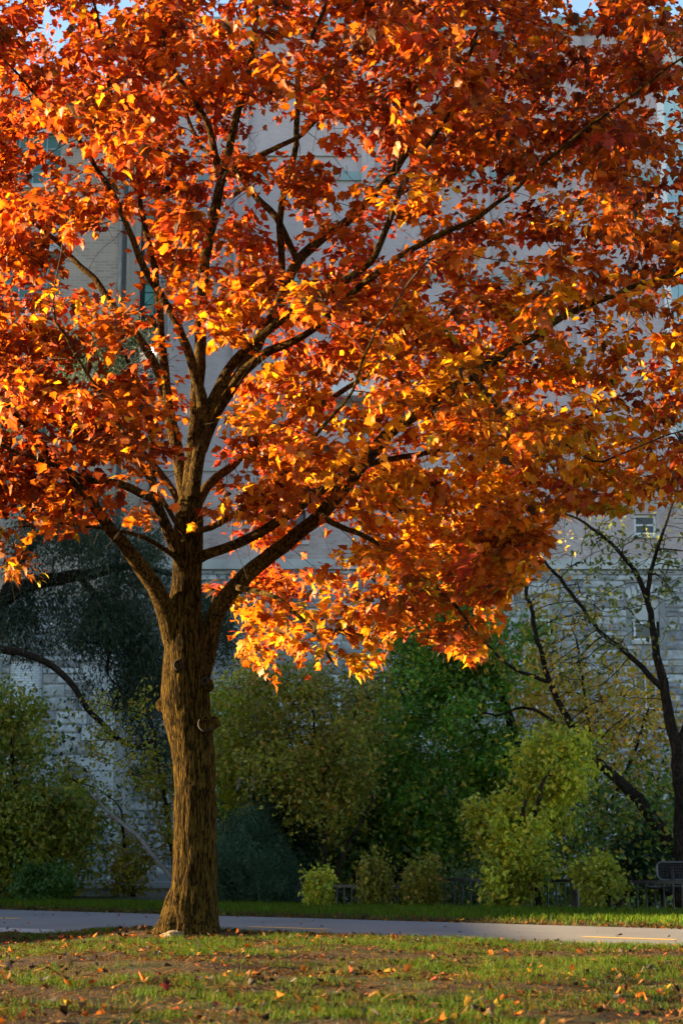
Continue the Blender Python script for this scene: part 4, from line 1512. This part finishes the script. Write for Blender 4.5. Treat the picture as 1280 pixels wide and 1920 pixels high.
co = co.reshape(-1, 3).astype(float)
no = np.empty(nv * 3, np.float32)
tme.vertices.foreach_get('normal', no)
no = no.reshape(-1, 3)
q = co * np.array([1, 1, .13])
warp = (fbm(co * np.array([6, 6, 2.2]), 31)[:, None] - .5) * .03
rid = np.abs(fbm((q + warp) * 17, 41, 2) - .5) * 2
h = np.clip(rid * 1.8, 0, 1) ** .7
h2 = fbm(co * np.array([40, 40, 14]), 51, 2) - .5
low_z = np.clip((4.6 - co[:, 2]) / 3.5, .25, 1)
co2 = co + no * ((h - .6) * .018 * low_z + h2 * .003 + (fbm(co * 3.0, 61) - .5) * .02)[:, None]
tme.vertices.foreach_set('co', co2.astype(np.float32).ravel())
tme.polygons.foreach_set('use_smooth', np.ones(len(tme.polygons), bool))
tme.materials.clear()
link('trunk', tme, M['bark'], maple)
for px, py, r0, dy in ((334, 1247, .05, -.30), (384, 1277, .035, -.24), (386, 1357, .075, -.285)):
    c0 = P(px, py, TREE_Y + dy)
    ring = [tuple(c0 + Vector((math.cos(R(a)) * r0 * (.8 if r0 < .07 else 1), .015 * math.sin(R(a)), math.sin(R(a)) * r0))) for a in range(0, 361, 24)]
    if r0 > .07: ring = ring[6:15]
    MB().tube(ring, .012, 8).build('wound_rim', M['scar'], maple, True)
for nm, q in limb_pts.items():
    w = q[:, 3] * (1 + .14 * (fbm(q[:, :3] * 5, 71) - .5))
    MB().tube([tuple(p[:3]) for p in q], list(w), 12).build('limb', M['limb'] if nm not in ('left_low', 'right_low') else M['limb'], maple, True)

# crown: where leaves are, within the frame read from the photograph as a coarse coverage map
BOTTOM = [(-900, 300), (-420, 640), (-160, 900), (-50, 1070), (0, 1080), (55, 1110), (115, 1085), (135, 1010), (200, 985), (330, 1000), (345, 1060), (420, 1170), (450, 1240), (520, 1300), (640, 1305), (715, 1285), (730, 1200),
          (800, 1210), (880, 1255), (945, 1205), (960, 1120), (1010, 1085), (1035, 1000), (1060, 965), (1170, 970), (1280, 945), (1500, 935), (2200, 800)]
bxp = np.array(BOTTOM, float)
GAPS = [  # cx, cy, rx, ry, kept share
    (345, 930, 75, 105, .12), (380, 780, 75, 100, .22), (330, 650, 55, 60, .35), (430, 700, 70, 55, .35), (300, 1040, 110, 70, .0), (510, 245, 115, 70, .22), (640, 280, 70, 70, .3), (470, 375, 60, 50, .4),
    (920, 365, 90, 50, .35), (860, 400, 60, 40, .4), (165, 490, 90, 70, .3), (258, 425, 45, 60, .3), (256, 550, 36, 85, .08), (640, 712, 70, 40, .3), (195, 680, 90, 45, .4), (1240, 225, 40, 45, .12), (480, 60, 45, 45, .3),
    (15, 172, 30, 25, .2), (120, 60, 40, 50, .5), (150, 330, 25, 20, .4), (590, 1000, 90, 65, .35), (480, 850, 55, 60, .5), (430, 960, 50, 60, .4), (820, 880, 60, 25, .4), (760, 815, 50, 35, .55), (640, 30, 50, 40, .5),
    (1250, 560, 40, 60, .45), (1180, 600, 60, 30, .55), (620, 1080, 60, 30, .45), (700, 300, 60, 70, .5), (740, 430, 90, 60, .55), (20, 950, 60, 30, .6), (560, 440, 60, 60, .5), (600, 620, 60, 40, .6)]


def coverage(p):
    px, py = project(p)
    d = np.ones(len(p))
    bot = np.interp(px, bxp[:, 0], bxp[:, 1])
    bot = np.where((px < -20) & (p[:, 1] < 18.2), 1040, bot)  # unseen left front crown set low and dense to shade the front leaves
    d[py > bot - 8] = 0
    for cx, cy_, rx, ry, kk in GAPS:
        t = ((px - cx) / rx) ** 2 + ((py - cy_) / ry) ** 2
        d = np.where(t < 1, np.minimum(d, kk + (1 - kk) * np.clip((t - .55) / .45, 0, 1)), d)
    return d


CC = np.array([-.5, TREE_Y + .1, 7.7])
CR_ = np.array([6.6, 4.3, 6.3])


def crown_points(n, r):
    out = []
    tot = 0
    while tot < n:
        d = unit(r.normal(size=(4 * n, 3))) * (r.random((4 * n, 1)) ** .40)
        p = CC + d * CR_
        p = p[p[:, 2] > 2.6]
        px, py = project(p)
        off = (px < -80) | (px > 1360) | (py < -90)
        c = coverage(p) * np.where(px < -80, np.where(p[:, 1] < 18.2, 1.0, .6), np.where(off, .42, 1.0))
        # leaf sprays come in layers with air between them
        lay = fbm(p * np.array([.65, .65, 2.3]), 88, 2)
        c *= np.clip((lay - .38) / .14, .04, 1)
        c *= np.where((p[:, 0] < -1.2) & (p[:, 1] > 18.4) & (p[:, 2] < 8.2), .22, 1.0)  # back left thinned to let sun through to the right crown
        p = p[r.random(len(p)) < c]
        out.append(p)
        tot += len(p)
    return np.vstack(out)[:n]


r = np.random.default_rng(99)
att = crown_points(1480, r)
# the low sprays that hang out to the right
for hx, hy, hd, hn, hs in ((830, 1130, -1.5, 12, .38), (905, 1035, -1.2, 14, .32), (890, 1195, -1.7, 8, .25), (965, 985, -1.0, 12, .25), (110, 800, -1.2, 60, .75), (40, 900, -1.0, 30, .5), (190, 700, -1.5, 30, .5)):
    q = np.array(P(hx, hy, TREE_Y + hd)) + r.normal(0, 1, (hn, 3)) * np.array([hs, .5, hs * .55])
    att = np.vstack([att, q[coverage(q) > .1]])
nodes, par, rad0, grow = [], [], [], []
for nm, q in limb_pts.items():
    b0 = len(nodes)
    for i, p in enumerate(q[::2]):
        nodes.append(Vector(p[:3])); par.append(b0 + i - 1 if i else -1); rad0.append(p[3]); grow.append(i > 6)
n0 = len(nodes)
nodes, par, ends = colonize(nodes, par, grow, att, .13, 3.5, .2, 60, .05, .16, 5)
rad = pipe_radii(nodes, par, n0, rad0, .0032, 2.25, .03)
BV, BF = branch_mesh(nodes, par, rad, n0, 5)
N = np.array([tuple(n) for n in nodes])

# leafy shoots round every reached point and along the thin wood
en = np.array([ends[a] for a in sorted(ends)])
tips = att[sorted(ends)]
PA = np.array(par)
thin = np.array([i for i in range(n0, len(nodes)) if rad[i] < .009])
thin = thin[r.random(len(thin)) < .34]
cl_pos = np.vstack([tips, N[thin]])
par_dir = unit(np.vstack([N[en] - N[np.maximum(PA[en], 0)], N[thin] - N[np.maximum(PA[thin], 0)]]))
keep = coverage(cl_pos) ** 1.5 > r.random(len(cl_pos)) * .97
cl_pos, par_dir = cl_pos[keep], par_dir[keep]
tw_a, tw_b = [], []
lp, lt, lcd, lid = [], [], [], []
cid = -1
for c, d in zip(cl_pos, par_dir):
    ns = 6
    cid += 1
    cdir = np.append(r.normal(0, .45, 2), -abs(r.normal(.12, .3)))
    for _ in range(ns):
        sd = d * .8 + r.normal(0, .8, 3) * np.array([1, 1, .32]) + np.array([0, 0, -.05])
        sd /= np.linalg.norm(sd)
        L = r.uniform(.16, .42)
        e = c + sd * L + np.array([0, 0, -.03])
        tw_a.append(c); tw_b.append(e)
        k = int(r.integers(4, 7))
        for j in range(k):
            f = (j + 1) / k
            base = c + (e - c) * f
            side = r.normal(0, 1, 3)
            lp.append(base)
            lt.append(sd * .55 + side * .7)
            lcd.append(cdir)
            lid.append(cid)
lp, lt, lcd, lid = np.array(lp), np.array(lt), np.array(lcd), np.array(lid)
n = len(lp)
lt = unit(lt * np.array([1, 1, .5]))
pet = unit(lt + np.array([0, 0, .1])) * r.uniform(.03, .075, (n, 1))
lp = lp + pet
tipd = unit(lt * .6 + lcd * 1.25 + r.normal(0, .22, (n, 3)))
nr = unit(np.array([0, 0, .95]) + r.normal(0, .33, (n, 3)) + lt * .25)
size = .092 * r.uniform(.6, 1.3, n)
keep = coverage(lp) > .02
lpx, lpy = project(lp)
for nm, q in limb_pts.items():
    if nm in ('front', 'front_left', 'back', 'back_left_low'): continue
    q = q[q[:, 3] > .024]
    if len(q) < 2: continue
    qx, qy = project(q[:, :3])
    hw = q[:, 3] * K / q[:, 1]
    for s0 in range(0, n, 8000):
        sl = slice(s0, s0 + 8000)
        D = np.hypot(lpx[sl, None] - qx[None], lpy[sl, None] - qy[None]) - hw[None] * 1.1
        j = D.argmin(1)
        near = (D[np.arange(len(j)), j] < 15) & (lp[sl, 1] < q[j, 1]) & (r.random(len(j)) < .5)
        keep[sl] &= ~near
lp, lt, tipd, nr, size, lid = lp[keep], lt[keep], tipd[keep], nr[keep], size[keep], lid[keep]
n = len(lp)
print('maple leaves', n, 'nodes', len(nodes), 'reached', len(ends))

# colour of each leaf from its own place in the crown and chance
ORANGE, RED, WINE, YEL, LIME, RUST, PINK = [np.array(c) for c in ((.39, .088, .006), (.30, .030, .010), (.10, .014, .015), (.58, .255, .012), (.34, .31, .016), (.22, .066, .012), (.38, .032, .030))]  # yellow and lime brightened in place of missing sun
z = lp[:, 2]
f1 = fbm(lp * .9, 201, 3) - .5
f2 = fbm(lp * 1.6 + 40, 211, 2) - .5
w_red = np.clip(.22 + .13 * (z - 6.2) - .06 * lp[:, 0] + 1.6 * f1, .03, 1.6)
w_wine = np.clip(.08 + .075 * (z - 7.2) + .02 * (lp[:, 0]) + 1.0 * f2, .02, .9)
w_yel = np.clip(.06 - .06 * (z - 5.5) - 1.2 * f1 + .10 * (lp[:, 0] > 0), .02, 1)
limed = np.exp(-(((lp - np.array(P(1090, 760, TREE_Y - .6))) / np.array([.9, 1.3, .9])) ** 2).sum(1)) \
    + .55 * np.exp(-(((lp - np.array(P(560, 1130, TREE_Y - 1.0))) / np.array([1.0, 1.2, .5])) ** 2).sum(1)) \
    + .4 * np.exp(-(((lp - np.array(P(90, 1060, TREE_Y - 1.0))) / np.array([.7, 1.2, .4])) ** 2).sum(1))
w_yel += 2.6 * np.exp(-(((lp - np.array(P(900, 840, TREE_Y - .2))) / np.array([1.9, 3.0, .95])) ** 2).sum(1)) + .8 * np.exp(-(((lp - np.array(P(520, 1130, TREE_Y - .8))) / np.array([.9, 1.5, .5])) ** 2).sum(1)) + .5 * np.exp(-(((lp - np.array(P(60, 1070, TREE_Y - 1.0))) / np.array([.8, 1.5, .3])) ** 2).sum(1))  # gold leaves; at right the yellow also stands in for sunlight
w_lime = np.clip(limed * 1.3 + .004, 0, 1.6)
w_wine += .9 * np.exp(-(((lp - np.array(P(120, 810, TREE_Y - 1.0))) / np.array([1.2, 1.8, .75])) ** 2).sum(1)) + .35 * np.exp(-(((lp - np.array(P(1100, 180, TREE_Y - 1))) / np.array([1.6, 3, 1.2])) ** 2).sum(1))
w_pink = np.clip(.05 + .12 * (lp[:, 1] - TREE_Y) * (lp[:, 0] < .5) + .4 * f2, .0, .5)
W = np.stack([np.full(n, .68), w_red, w_wine, w_yel, w_lime, np.full(n, .16), w_pink], -1)
W /= W.sum(1, keepdims=True)
cum = np.cumsum(W, 1)
u0 = r.random(cid + 1)[lid]
u0 = np.where(r.random(n) < .33, r.random(n), u0)
kk = (u0[:, None] > cum).sum(1).clip(0, 6)
PAL = np.stack([ORANGE, RED, WINE, YEL, LIME, RUST, PINK])
lc = PAL[kk]
lc = lc * .78 + ORANGE * .22
lc *= r.uniform(.8, 1.15, (n, 1)) * r.uniform(.72, 1.18, cid + 1)[lid][:, None]
dead = r.random(n) < .018
lc[dead] = np.array([.05, .028, .02])
inn = np.clip(lc * np.array([1.12, 1.3, 1.0]), 0, .9)
fold = r.normal(.12, .32, n)
curl = r.normal(.28, .3, n)
curl[dead] += .7
twist = r.normal(0, .4, n)
# the 300 leaves that show largest are objects of their own, the others one part
px, py = project(lp)
infr = (px > 5) & (px < 1275) & (py > 5)
facing = np.abs(nr[:, 1])
val = np.where(infr, size / lp[:, 1] * (0.35 + facing) * np.where(lp[:, 1] < TREE_Y - 1.3, 1.6, 1.0), 0)
pick = np.zeros(n, bool)
pick[np.argsort(-val)[:300]] = True
rest = ~pick
me = leaf_mesh('foliage', LT, LTRI, lp[rest], tipd[rest], nr[rest], size[rest], fold[rest], curl[rest], lc[rest], inn[rest], twist[rest], r.uniform(.7, 1.15, rest.sum()))
tag(link('foliage', me, M['leaf'], maple), kind='stuff')
LV = []
for i in range(10):
    one = lambda v: np.array([v])
    vv = leaf_verts(LT, np.zeros((1, 3)), np.array([[0, 1., 0]]), np.array([[0, 0, 1.]]), np.ones(1), one(r.normal(.1, .2)), one(r.normal(.22, .2)), one(r.normal(0, .25)), one(r.uniform(.75, 1.1)))[0]
    m_ = np_mesh('leaf', vv, LTRI.ravel(), 3)
    m_.materials.append(M['leaf_obj'])
    LV.append(m_)


def place_leaf(name, me, pos, tip, nrm, size, color, parent):
    tip = Vector(tip).normalized()
    x = tip.cross(Vector(nrm)).normalized()
    nn = x.cross(tip).normalized()
    mt = Matrix(((x.x, tip.x, nn.x), (x.y, tip.y, nn.y), (x.z, tip.z, nn.z)))
    o = bpy.data.objects.new(name, me)
    col.objects.link(o)
    o.rotation_mode = 'QUATERNION'
    o.rotation_quaternion = mt.to_quaternion()
    o.scale = (size,) * 3
    o.color = (*color, 1)
    if parent is not None:
        o.parent = parent
        o.location = Vector(pos) - parent.location
    else:
        o.location = pos
    return o


for i in np.nonzero(pick)[0]:
    place_leaf('leaf', LV[int(r.integers(10))], lp[i], tipd[i], nr[i], float(size[i]), lc[i], maple)
# twigs: grown branches and the leafy shoots as one part
tw_a, tw_b = np.array(tw_a), np.array(tw_b)
k = len(tw_a)
VV = np.vstack([tw_a, tw_b])
tv, tf = branch_mesh(VV, np.concatenate([np.full(k, -1), np.arange(k)]), np.concatenate([np.full(k, .0026), np.full(k, .0014)]), k, 3)
mb_v = np.vstack([BV, tv])
me = np_mesh('twigs_a', BV, BF.ravel(), 4, None, True)
tag(link('branches', me, M['twig'], maple), kind='stuff')
me = np_mesh('twigs_b', tv, tf.ravel(), 4, None, True)
tag(link('twigs', me, M['twig'], maple), kind='stuff')

# ------------------------------------------------------------------ undergrowth on the bank
r = np.random.default_rng(301)
n = 120000
xx = r.uniform(-11, 11, n)
yy = r.uniform(33.0, 44, n)
top = 1.2 + 5.2 * fbm(np.stack([xx * .5, yy * .35, xx * 0], -1), 310, 3) - 1.1
gapw = np.exp(-((xx + 4.2) / 1.6) ** 2)          # open in front of the concrete wall
keep = r.random(n) > gapw * 1.2
xx, yy, top = xx[keep], yy[keep], top[keep]
n = len(xx)
g0 = ground_z(xx, yy)
zz = g0 + (top - g0) * r.random(n) ** .8
pos = np.stack([xx, yy, zz], -1)
palu = [(.42, (.075, .145, .025)), (.28, (.17, .20, .022)), (.15, (.03, .055, .02)), (.15, (.30, .25, .03))]
me = leaf_mesh('undergrowth', DIA, DTRI, pos, unit(r.normal(size=(n, 3)) + [0, 0, -.3]), unit(r.normal(size=(n, 3)) + [0, 0, .6]), .13 * r.uniform(.6, 1.3, n),
               r.uniform(0, .5, n), r.uniform(-.1, .3, n), pick_cols(r, n, palu) * (.75 + .5 * vnoise(pos * 1.1, 7))[:, None])
tag(link('undergrowth', me, M['bgleaf']), 'dense mixed green undergrowth on the bank behind the railing', 'undergrowth', kind='stuff')

# ------------------------------------------------------------------ grass
def grass(name, x0f, s0, s1, y0, y1, dens, hgt, seed, label, near):
    r = np.random.default_rng(seed)
    # sample in plan; keep what lies in the strip s0..s1
    A = 2 * (y1 * .25 + 1.8) * (y1 - y0)
    n = int(A * dens)
    y = r.uniform(y0, y1, n)
    x = r.uniform(-1, 1, n) * (y1 * .25 + 1.8)
    s = s_of(x, y) + .10 * (fbm(np.stack([x * 3, y * 3, x * 0], -1), 321, 2) - .5)
    if not near: s1 = vg(a_of(x, y)) + .25
    k = (np.abs(x) < y * .25 + 1.2) & (s > s0) & (s < s1)
    if near:
        pp = np.stack([x, y, x * 0], -1)
        f = fbm(pp * np.array([.75, 1.25, 1]), 330, 3)
        f2 = fbm(pp * 4.0, 340, 2)
        lush = np.clip((f + .8 * (f2 - .5) - .44) / .18, 0, 1)
        dt = np.hypot(x - TREE.x, y - TREE_Y)
        lush *= np.clip((dt - .5) / .5, 0, 1)
        edge = np.clip((s + HALF_NEAR + 1.3) / .9, 0, 1) * (x > -.8)
        lush = np.clip(lush + .8 * edge, 0, 1)
        # on the slab side the grass stops early
        k &= ~((x < G(150, 1757).x) & (s > -HALF_NEAR - .78))
        k &= r.random(n) < (.16 + .84 * lush)
    else:
        lush = np.clip((s - s0) / .5, .15, 1)
    x, y, lush = x[k], y[k], lush[k]
    n = len(x)
    z = ground_z(x, y) - .004
    h = hgt * r.uniform(.4, 1.35, n) * (.45 + .55 * lush)
    a = r.uniform(0, 2 * math.pi, n)
    lean = r.uniform(.1, .9, n) * h
    la = r.uniform(0, 2 * math.pi, n)
    w = r.uniform(.0011, .0024, n) * (1 if near else 2.6)
    wx, wy = np.cos(a) * w, np.sin(a) * w
    lx, ly = np.cos(la) * lean, np.sin(la) * lean
    V = np.empty((n, 5, 3))
    V[:, 0] = np.stack([x - wx, y - wy, z], -1)
    V[:, 1] = np.stack([x + wx, y + wy, z], -1)
    V[:, 2] = np.stack([x - wx * .8 + lx * .35, y - wy * .8 + ly * .35, z + h * .6], -1)
    V[:, 3] = np.stack([x + wx * .8 + lx * .35, y + wy * .8 + ly * .35, z + h * .6], -1)
    V[:, 4] = np.stack([x + lx, y + ly, z + h], -1)
    tri = np.array([(0, 1, 3), (0, 3, 2), (2, 3, 4)])
    F = (tri[None] + (np.arange(n) * 5)[:, None, None]).reshape(-1)
    dry = r.random(n) < np.clip(.75 - .72 * lush, .05, 1)
    c = np.where(dry[:, None], np.array([.10, .038, .005]) * r.uniform(.25, 1.3, (n, 1)), np.array([.032, .066, .0028]) * (1 if near else 1.35) * r.uniform(.6, 1.35, (n, 1)))
    yel = r.random(n) < .2
    c *= (.7 + .6 * fbm(np.stack([x * 1.7, y * 1.7, x * 0], -1), 350, 2))[:, None]
    c[yel & ~dry] *= np.array([1.8, 1.25, 1.0])
    me = np_mesh(name, V.reshape(-1, 3), F, 3, np.repeat(c, 5, 0))
    tag(link(name, me, M['grass']), label, 'grass', kind='stuff')


grass('lawn_grass', 0, -60, -HALF_NEAR + .03, 8.2, 22.5, 2500, .055, 401, 'patchy sunlit lawn grass round the maple', True)
grass('verge_grass', 0, HALF_FAR - .02, 9, 19, 36, 620, .085, 402, 'green grass verge between path and railing', False)

# ------------------------------------------------------------------ fallen leaves
r = np.random.default_rng(500)
FL_COLS = {'tan': ((.11, .054, .022), 'tan'), 'brown': ((.022, .013, .009), 'dark brown'), 'orange': ((.28, .08, .012), 'orange'), 'grey': ((.065, .057, .052), 'pale grey'), 'yellow': ((.34, .18, .025), 'yellow'), 'red': ((.2, .03, .018), 'dark red')}
keys = list(FL_COLS)
n = 11000
y = r.uniform(8.4, 22.0, n)
x = r.uniform(-1, 1, n) * (y * .25 + 1.0)
s = s_of(x, y)
ok = (s < -HALF_NEAR + .08)
pp = np.stack([x, y, x * 0], -1)
ok &= r.random(n) < .25 + .9 * fbm(pp * 1.3, 510, 2) ** 1.5
# a drift along the far edge of the path, and strays on the asphalt
m = 1300
a_ = r.uniform(-4, 16, m)
s_ = HALF_FAR + np.abs(r.normal(0, .22, m)) - .05
st = r.random(m) < .10
s_[st] = r.uniform(-HALF_NEAR, HALF_FAR, st.sum())
x2 = CL.x + PD.x * a_ + PN.x * s_
y2 = CL.y + PD.y * a_ + PN.y * s_
# litter gathered round the foot of the trunk
rr_ = .4 + np.abs(r.normal(0, .75, 700))
aa_ = r.uniform(0, 2 * math.pi, 700)
x3, y3 = TREE.x + np.cos(aa_) * rr_ * 1.5, TREE_Y + np.sin(aa_) * rr_
k3 = s_of(x3, y3) < -HALF_NEAR + .05
x, y = np.concatenate([x[ok], x2, x3[k3]]), np.concatenate([y[ok], y2, y3[k3]])
n = len(x)
s = s_of(x, y)
z = ground_z(x, y)
onp = np.abs(s) < 2.5
z = np.where(onp, .014, z + r.uniform(.006, .028, n))
size = .047 * (.3 + 1.0 * r.random(n) ** 1.6)
ang = r.uniform(0, 2 * math.pi, n)
tipd = unit(np.stack([np.cos(ang), np.sin(ang), r.normal(0, .16, n)], -1))
nr = unit(np.stack([r.normal(0, .3, n), r.normal(0, .3, n), np.ones(n)], -1))
ck = r.choice(6, n, p=[.34, .30, .15, .14, .04, .03])
cols = np.array([FL_COLS[k][0] for k in keys])[ck] * r.uniform(.7, 1.3, (n, 1))
fold = r.normal(.35, .4, n)
curl = r.normal(-.2, .32, n)
twist = r.normal(0, .4, n)
tipd[onp, 2] = .02
nr[onp] = unit(np.array([0, 0, 1.]) + r.normal(0, .06, (int(onp.sum()), 3)))
px, py = project(np.stack([x, y, z], -1))
val = np.where((px > 3) & (px < 1277) & (py < 1915), size / y, 0)
order = np.argsort(-val)
pick = np.zeros(n, bool)
pick[order[:300]] = True
rest = ~pick
pos = np.stack([x, y, z], -1)
me = leaf_mesh('leaf_litter', LT[:-3], LTRI[:-1], pos[rest], tipd[rest], nr[rest], size[rest], fold[rest], curl[rest], cols[rest], None, twist[rest])
tag(link('leaf_litter', me, M['dryleaf']), 'small scattered dry leaves all over lawn and path edge', 'leaf litter', kind='stuff')
FV = []
for i in range(8):
    one = lambda v: np.array([v])
    vv = leaf_verts(LT, np.zeros((1, 3)), np.array([[0, 1., 0]]), np.array([[0, 0, 1.]]), np.ones(1), one(r.normal(.4, .3)), one(r.normal(-.4, .4)), one(r.normal(0, .4)))[0]
    m_ = np_mesh('fallen_leaf', vv, LTRI.ravel(), 3)
    m_.materials.append(M['dryleaf_obj'])
    FV.append(m_)
for i in np.nonzero(pick)[0]:
    o = place_leaf('fallen_leaf', FV[int(r.integers(8))], pos[i], tipd[i], nr[i], float(size[i]), cols[i], None)
    nm = FL_COLS[keys[ck[i]]][1]
    if s[i] > -HALF_NEAR: tag(o, '%s fallen leaf lying on the asphalt path or its far edge' % nm, 'leaf', nm + ' leaves along the path')
    else:
        big = 'large' if size[i] > .045 else 'small'
        dt = math.hypot(x[i] - TREE.x, y[i] - TREE_Y)
        where = ('on the ground close to the maple trunk' if dt < 2.2 else 'on the lawn strip beside the path' if s[i] > -HALF_NEAR - 1.6
                 else 'on the open lawn away from path and trunk')
        tag(o, '%s %s curled maple leaf lying %s' % (big, nm, where), 'leaf', '%s %s leaves %s' % (big, nm, where))

# dry needles and stems in the bare patches
n = 18000
y = r.uniform(8.4, 20.5, n)
x = r.uniform(-1, 1, n) * (y * .25 + .8)
ok = (s_of(x, y) < -HALF_NEAR - .05)
x, y = x[ok], y[ok]
n = len(x)
pos = np.stack([x, y, ground_z(x, y) + r.uniform(.004, .03, n)], -1)
ang = r.uniform(0, 2 * math.pi, n)
tipd = unit(np.stack([np.cos(ang), np.sin(ang), r.normal(0, .2, n)], -1))
c = np.array([.12, .055, .018]) * r.uniform(.3, 1.4, (n, 1))
me = leaf_mesh('straw', DIA * np.array([.13, 1]), DTRI, pos, tipd, unit(np.stack([r.normal(0, .3, n), r.normal(0, .3, n), np.ones(n)], -1)), r.uniform(.04, .13, n), np.zeros(n), r.normal(0, .1, n), c)
tag(link('straw', me, M['dryleaf']), 'dry straw and stems strewn over the bare lawn patches', 'straw', kind='stuff')

# ------------------------------------------------------------------ pale rock at the foot of the trunk
c0 = G(318, 1769, .06)
bm = bmesh.new()
bmesh.ops.create_icosphere(bm, subdivisions=3, radius=1)
vv = np.array([v.co for v in bm.verts])
dsp = 1 + .5 * (fbm(vv * 1.4 + 7, 600) - .5) + .25 * (fbm(vv * 4, 610) - .5)
for v, d in zip(bm.verts, dsp):
    v.co = Vector((v.co.x * .12 * d, v.co.y * .08 * d, v.co.z * .05 * d))
me = bpy.data.meshes.new('rock')
bm.to_mesh(me)
bm.free()
o = link('rock', me, M['rock'])
o.location = (c0.x, TREE_Y - .42, gz1(c0.x, TREE_Y - .42) + .02)
tag(o, 'pale rock lying against the foot of the maple trunk', 'rock')
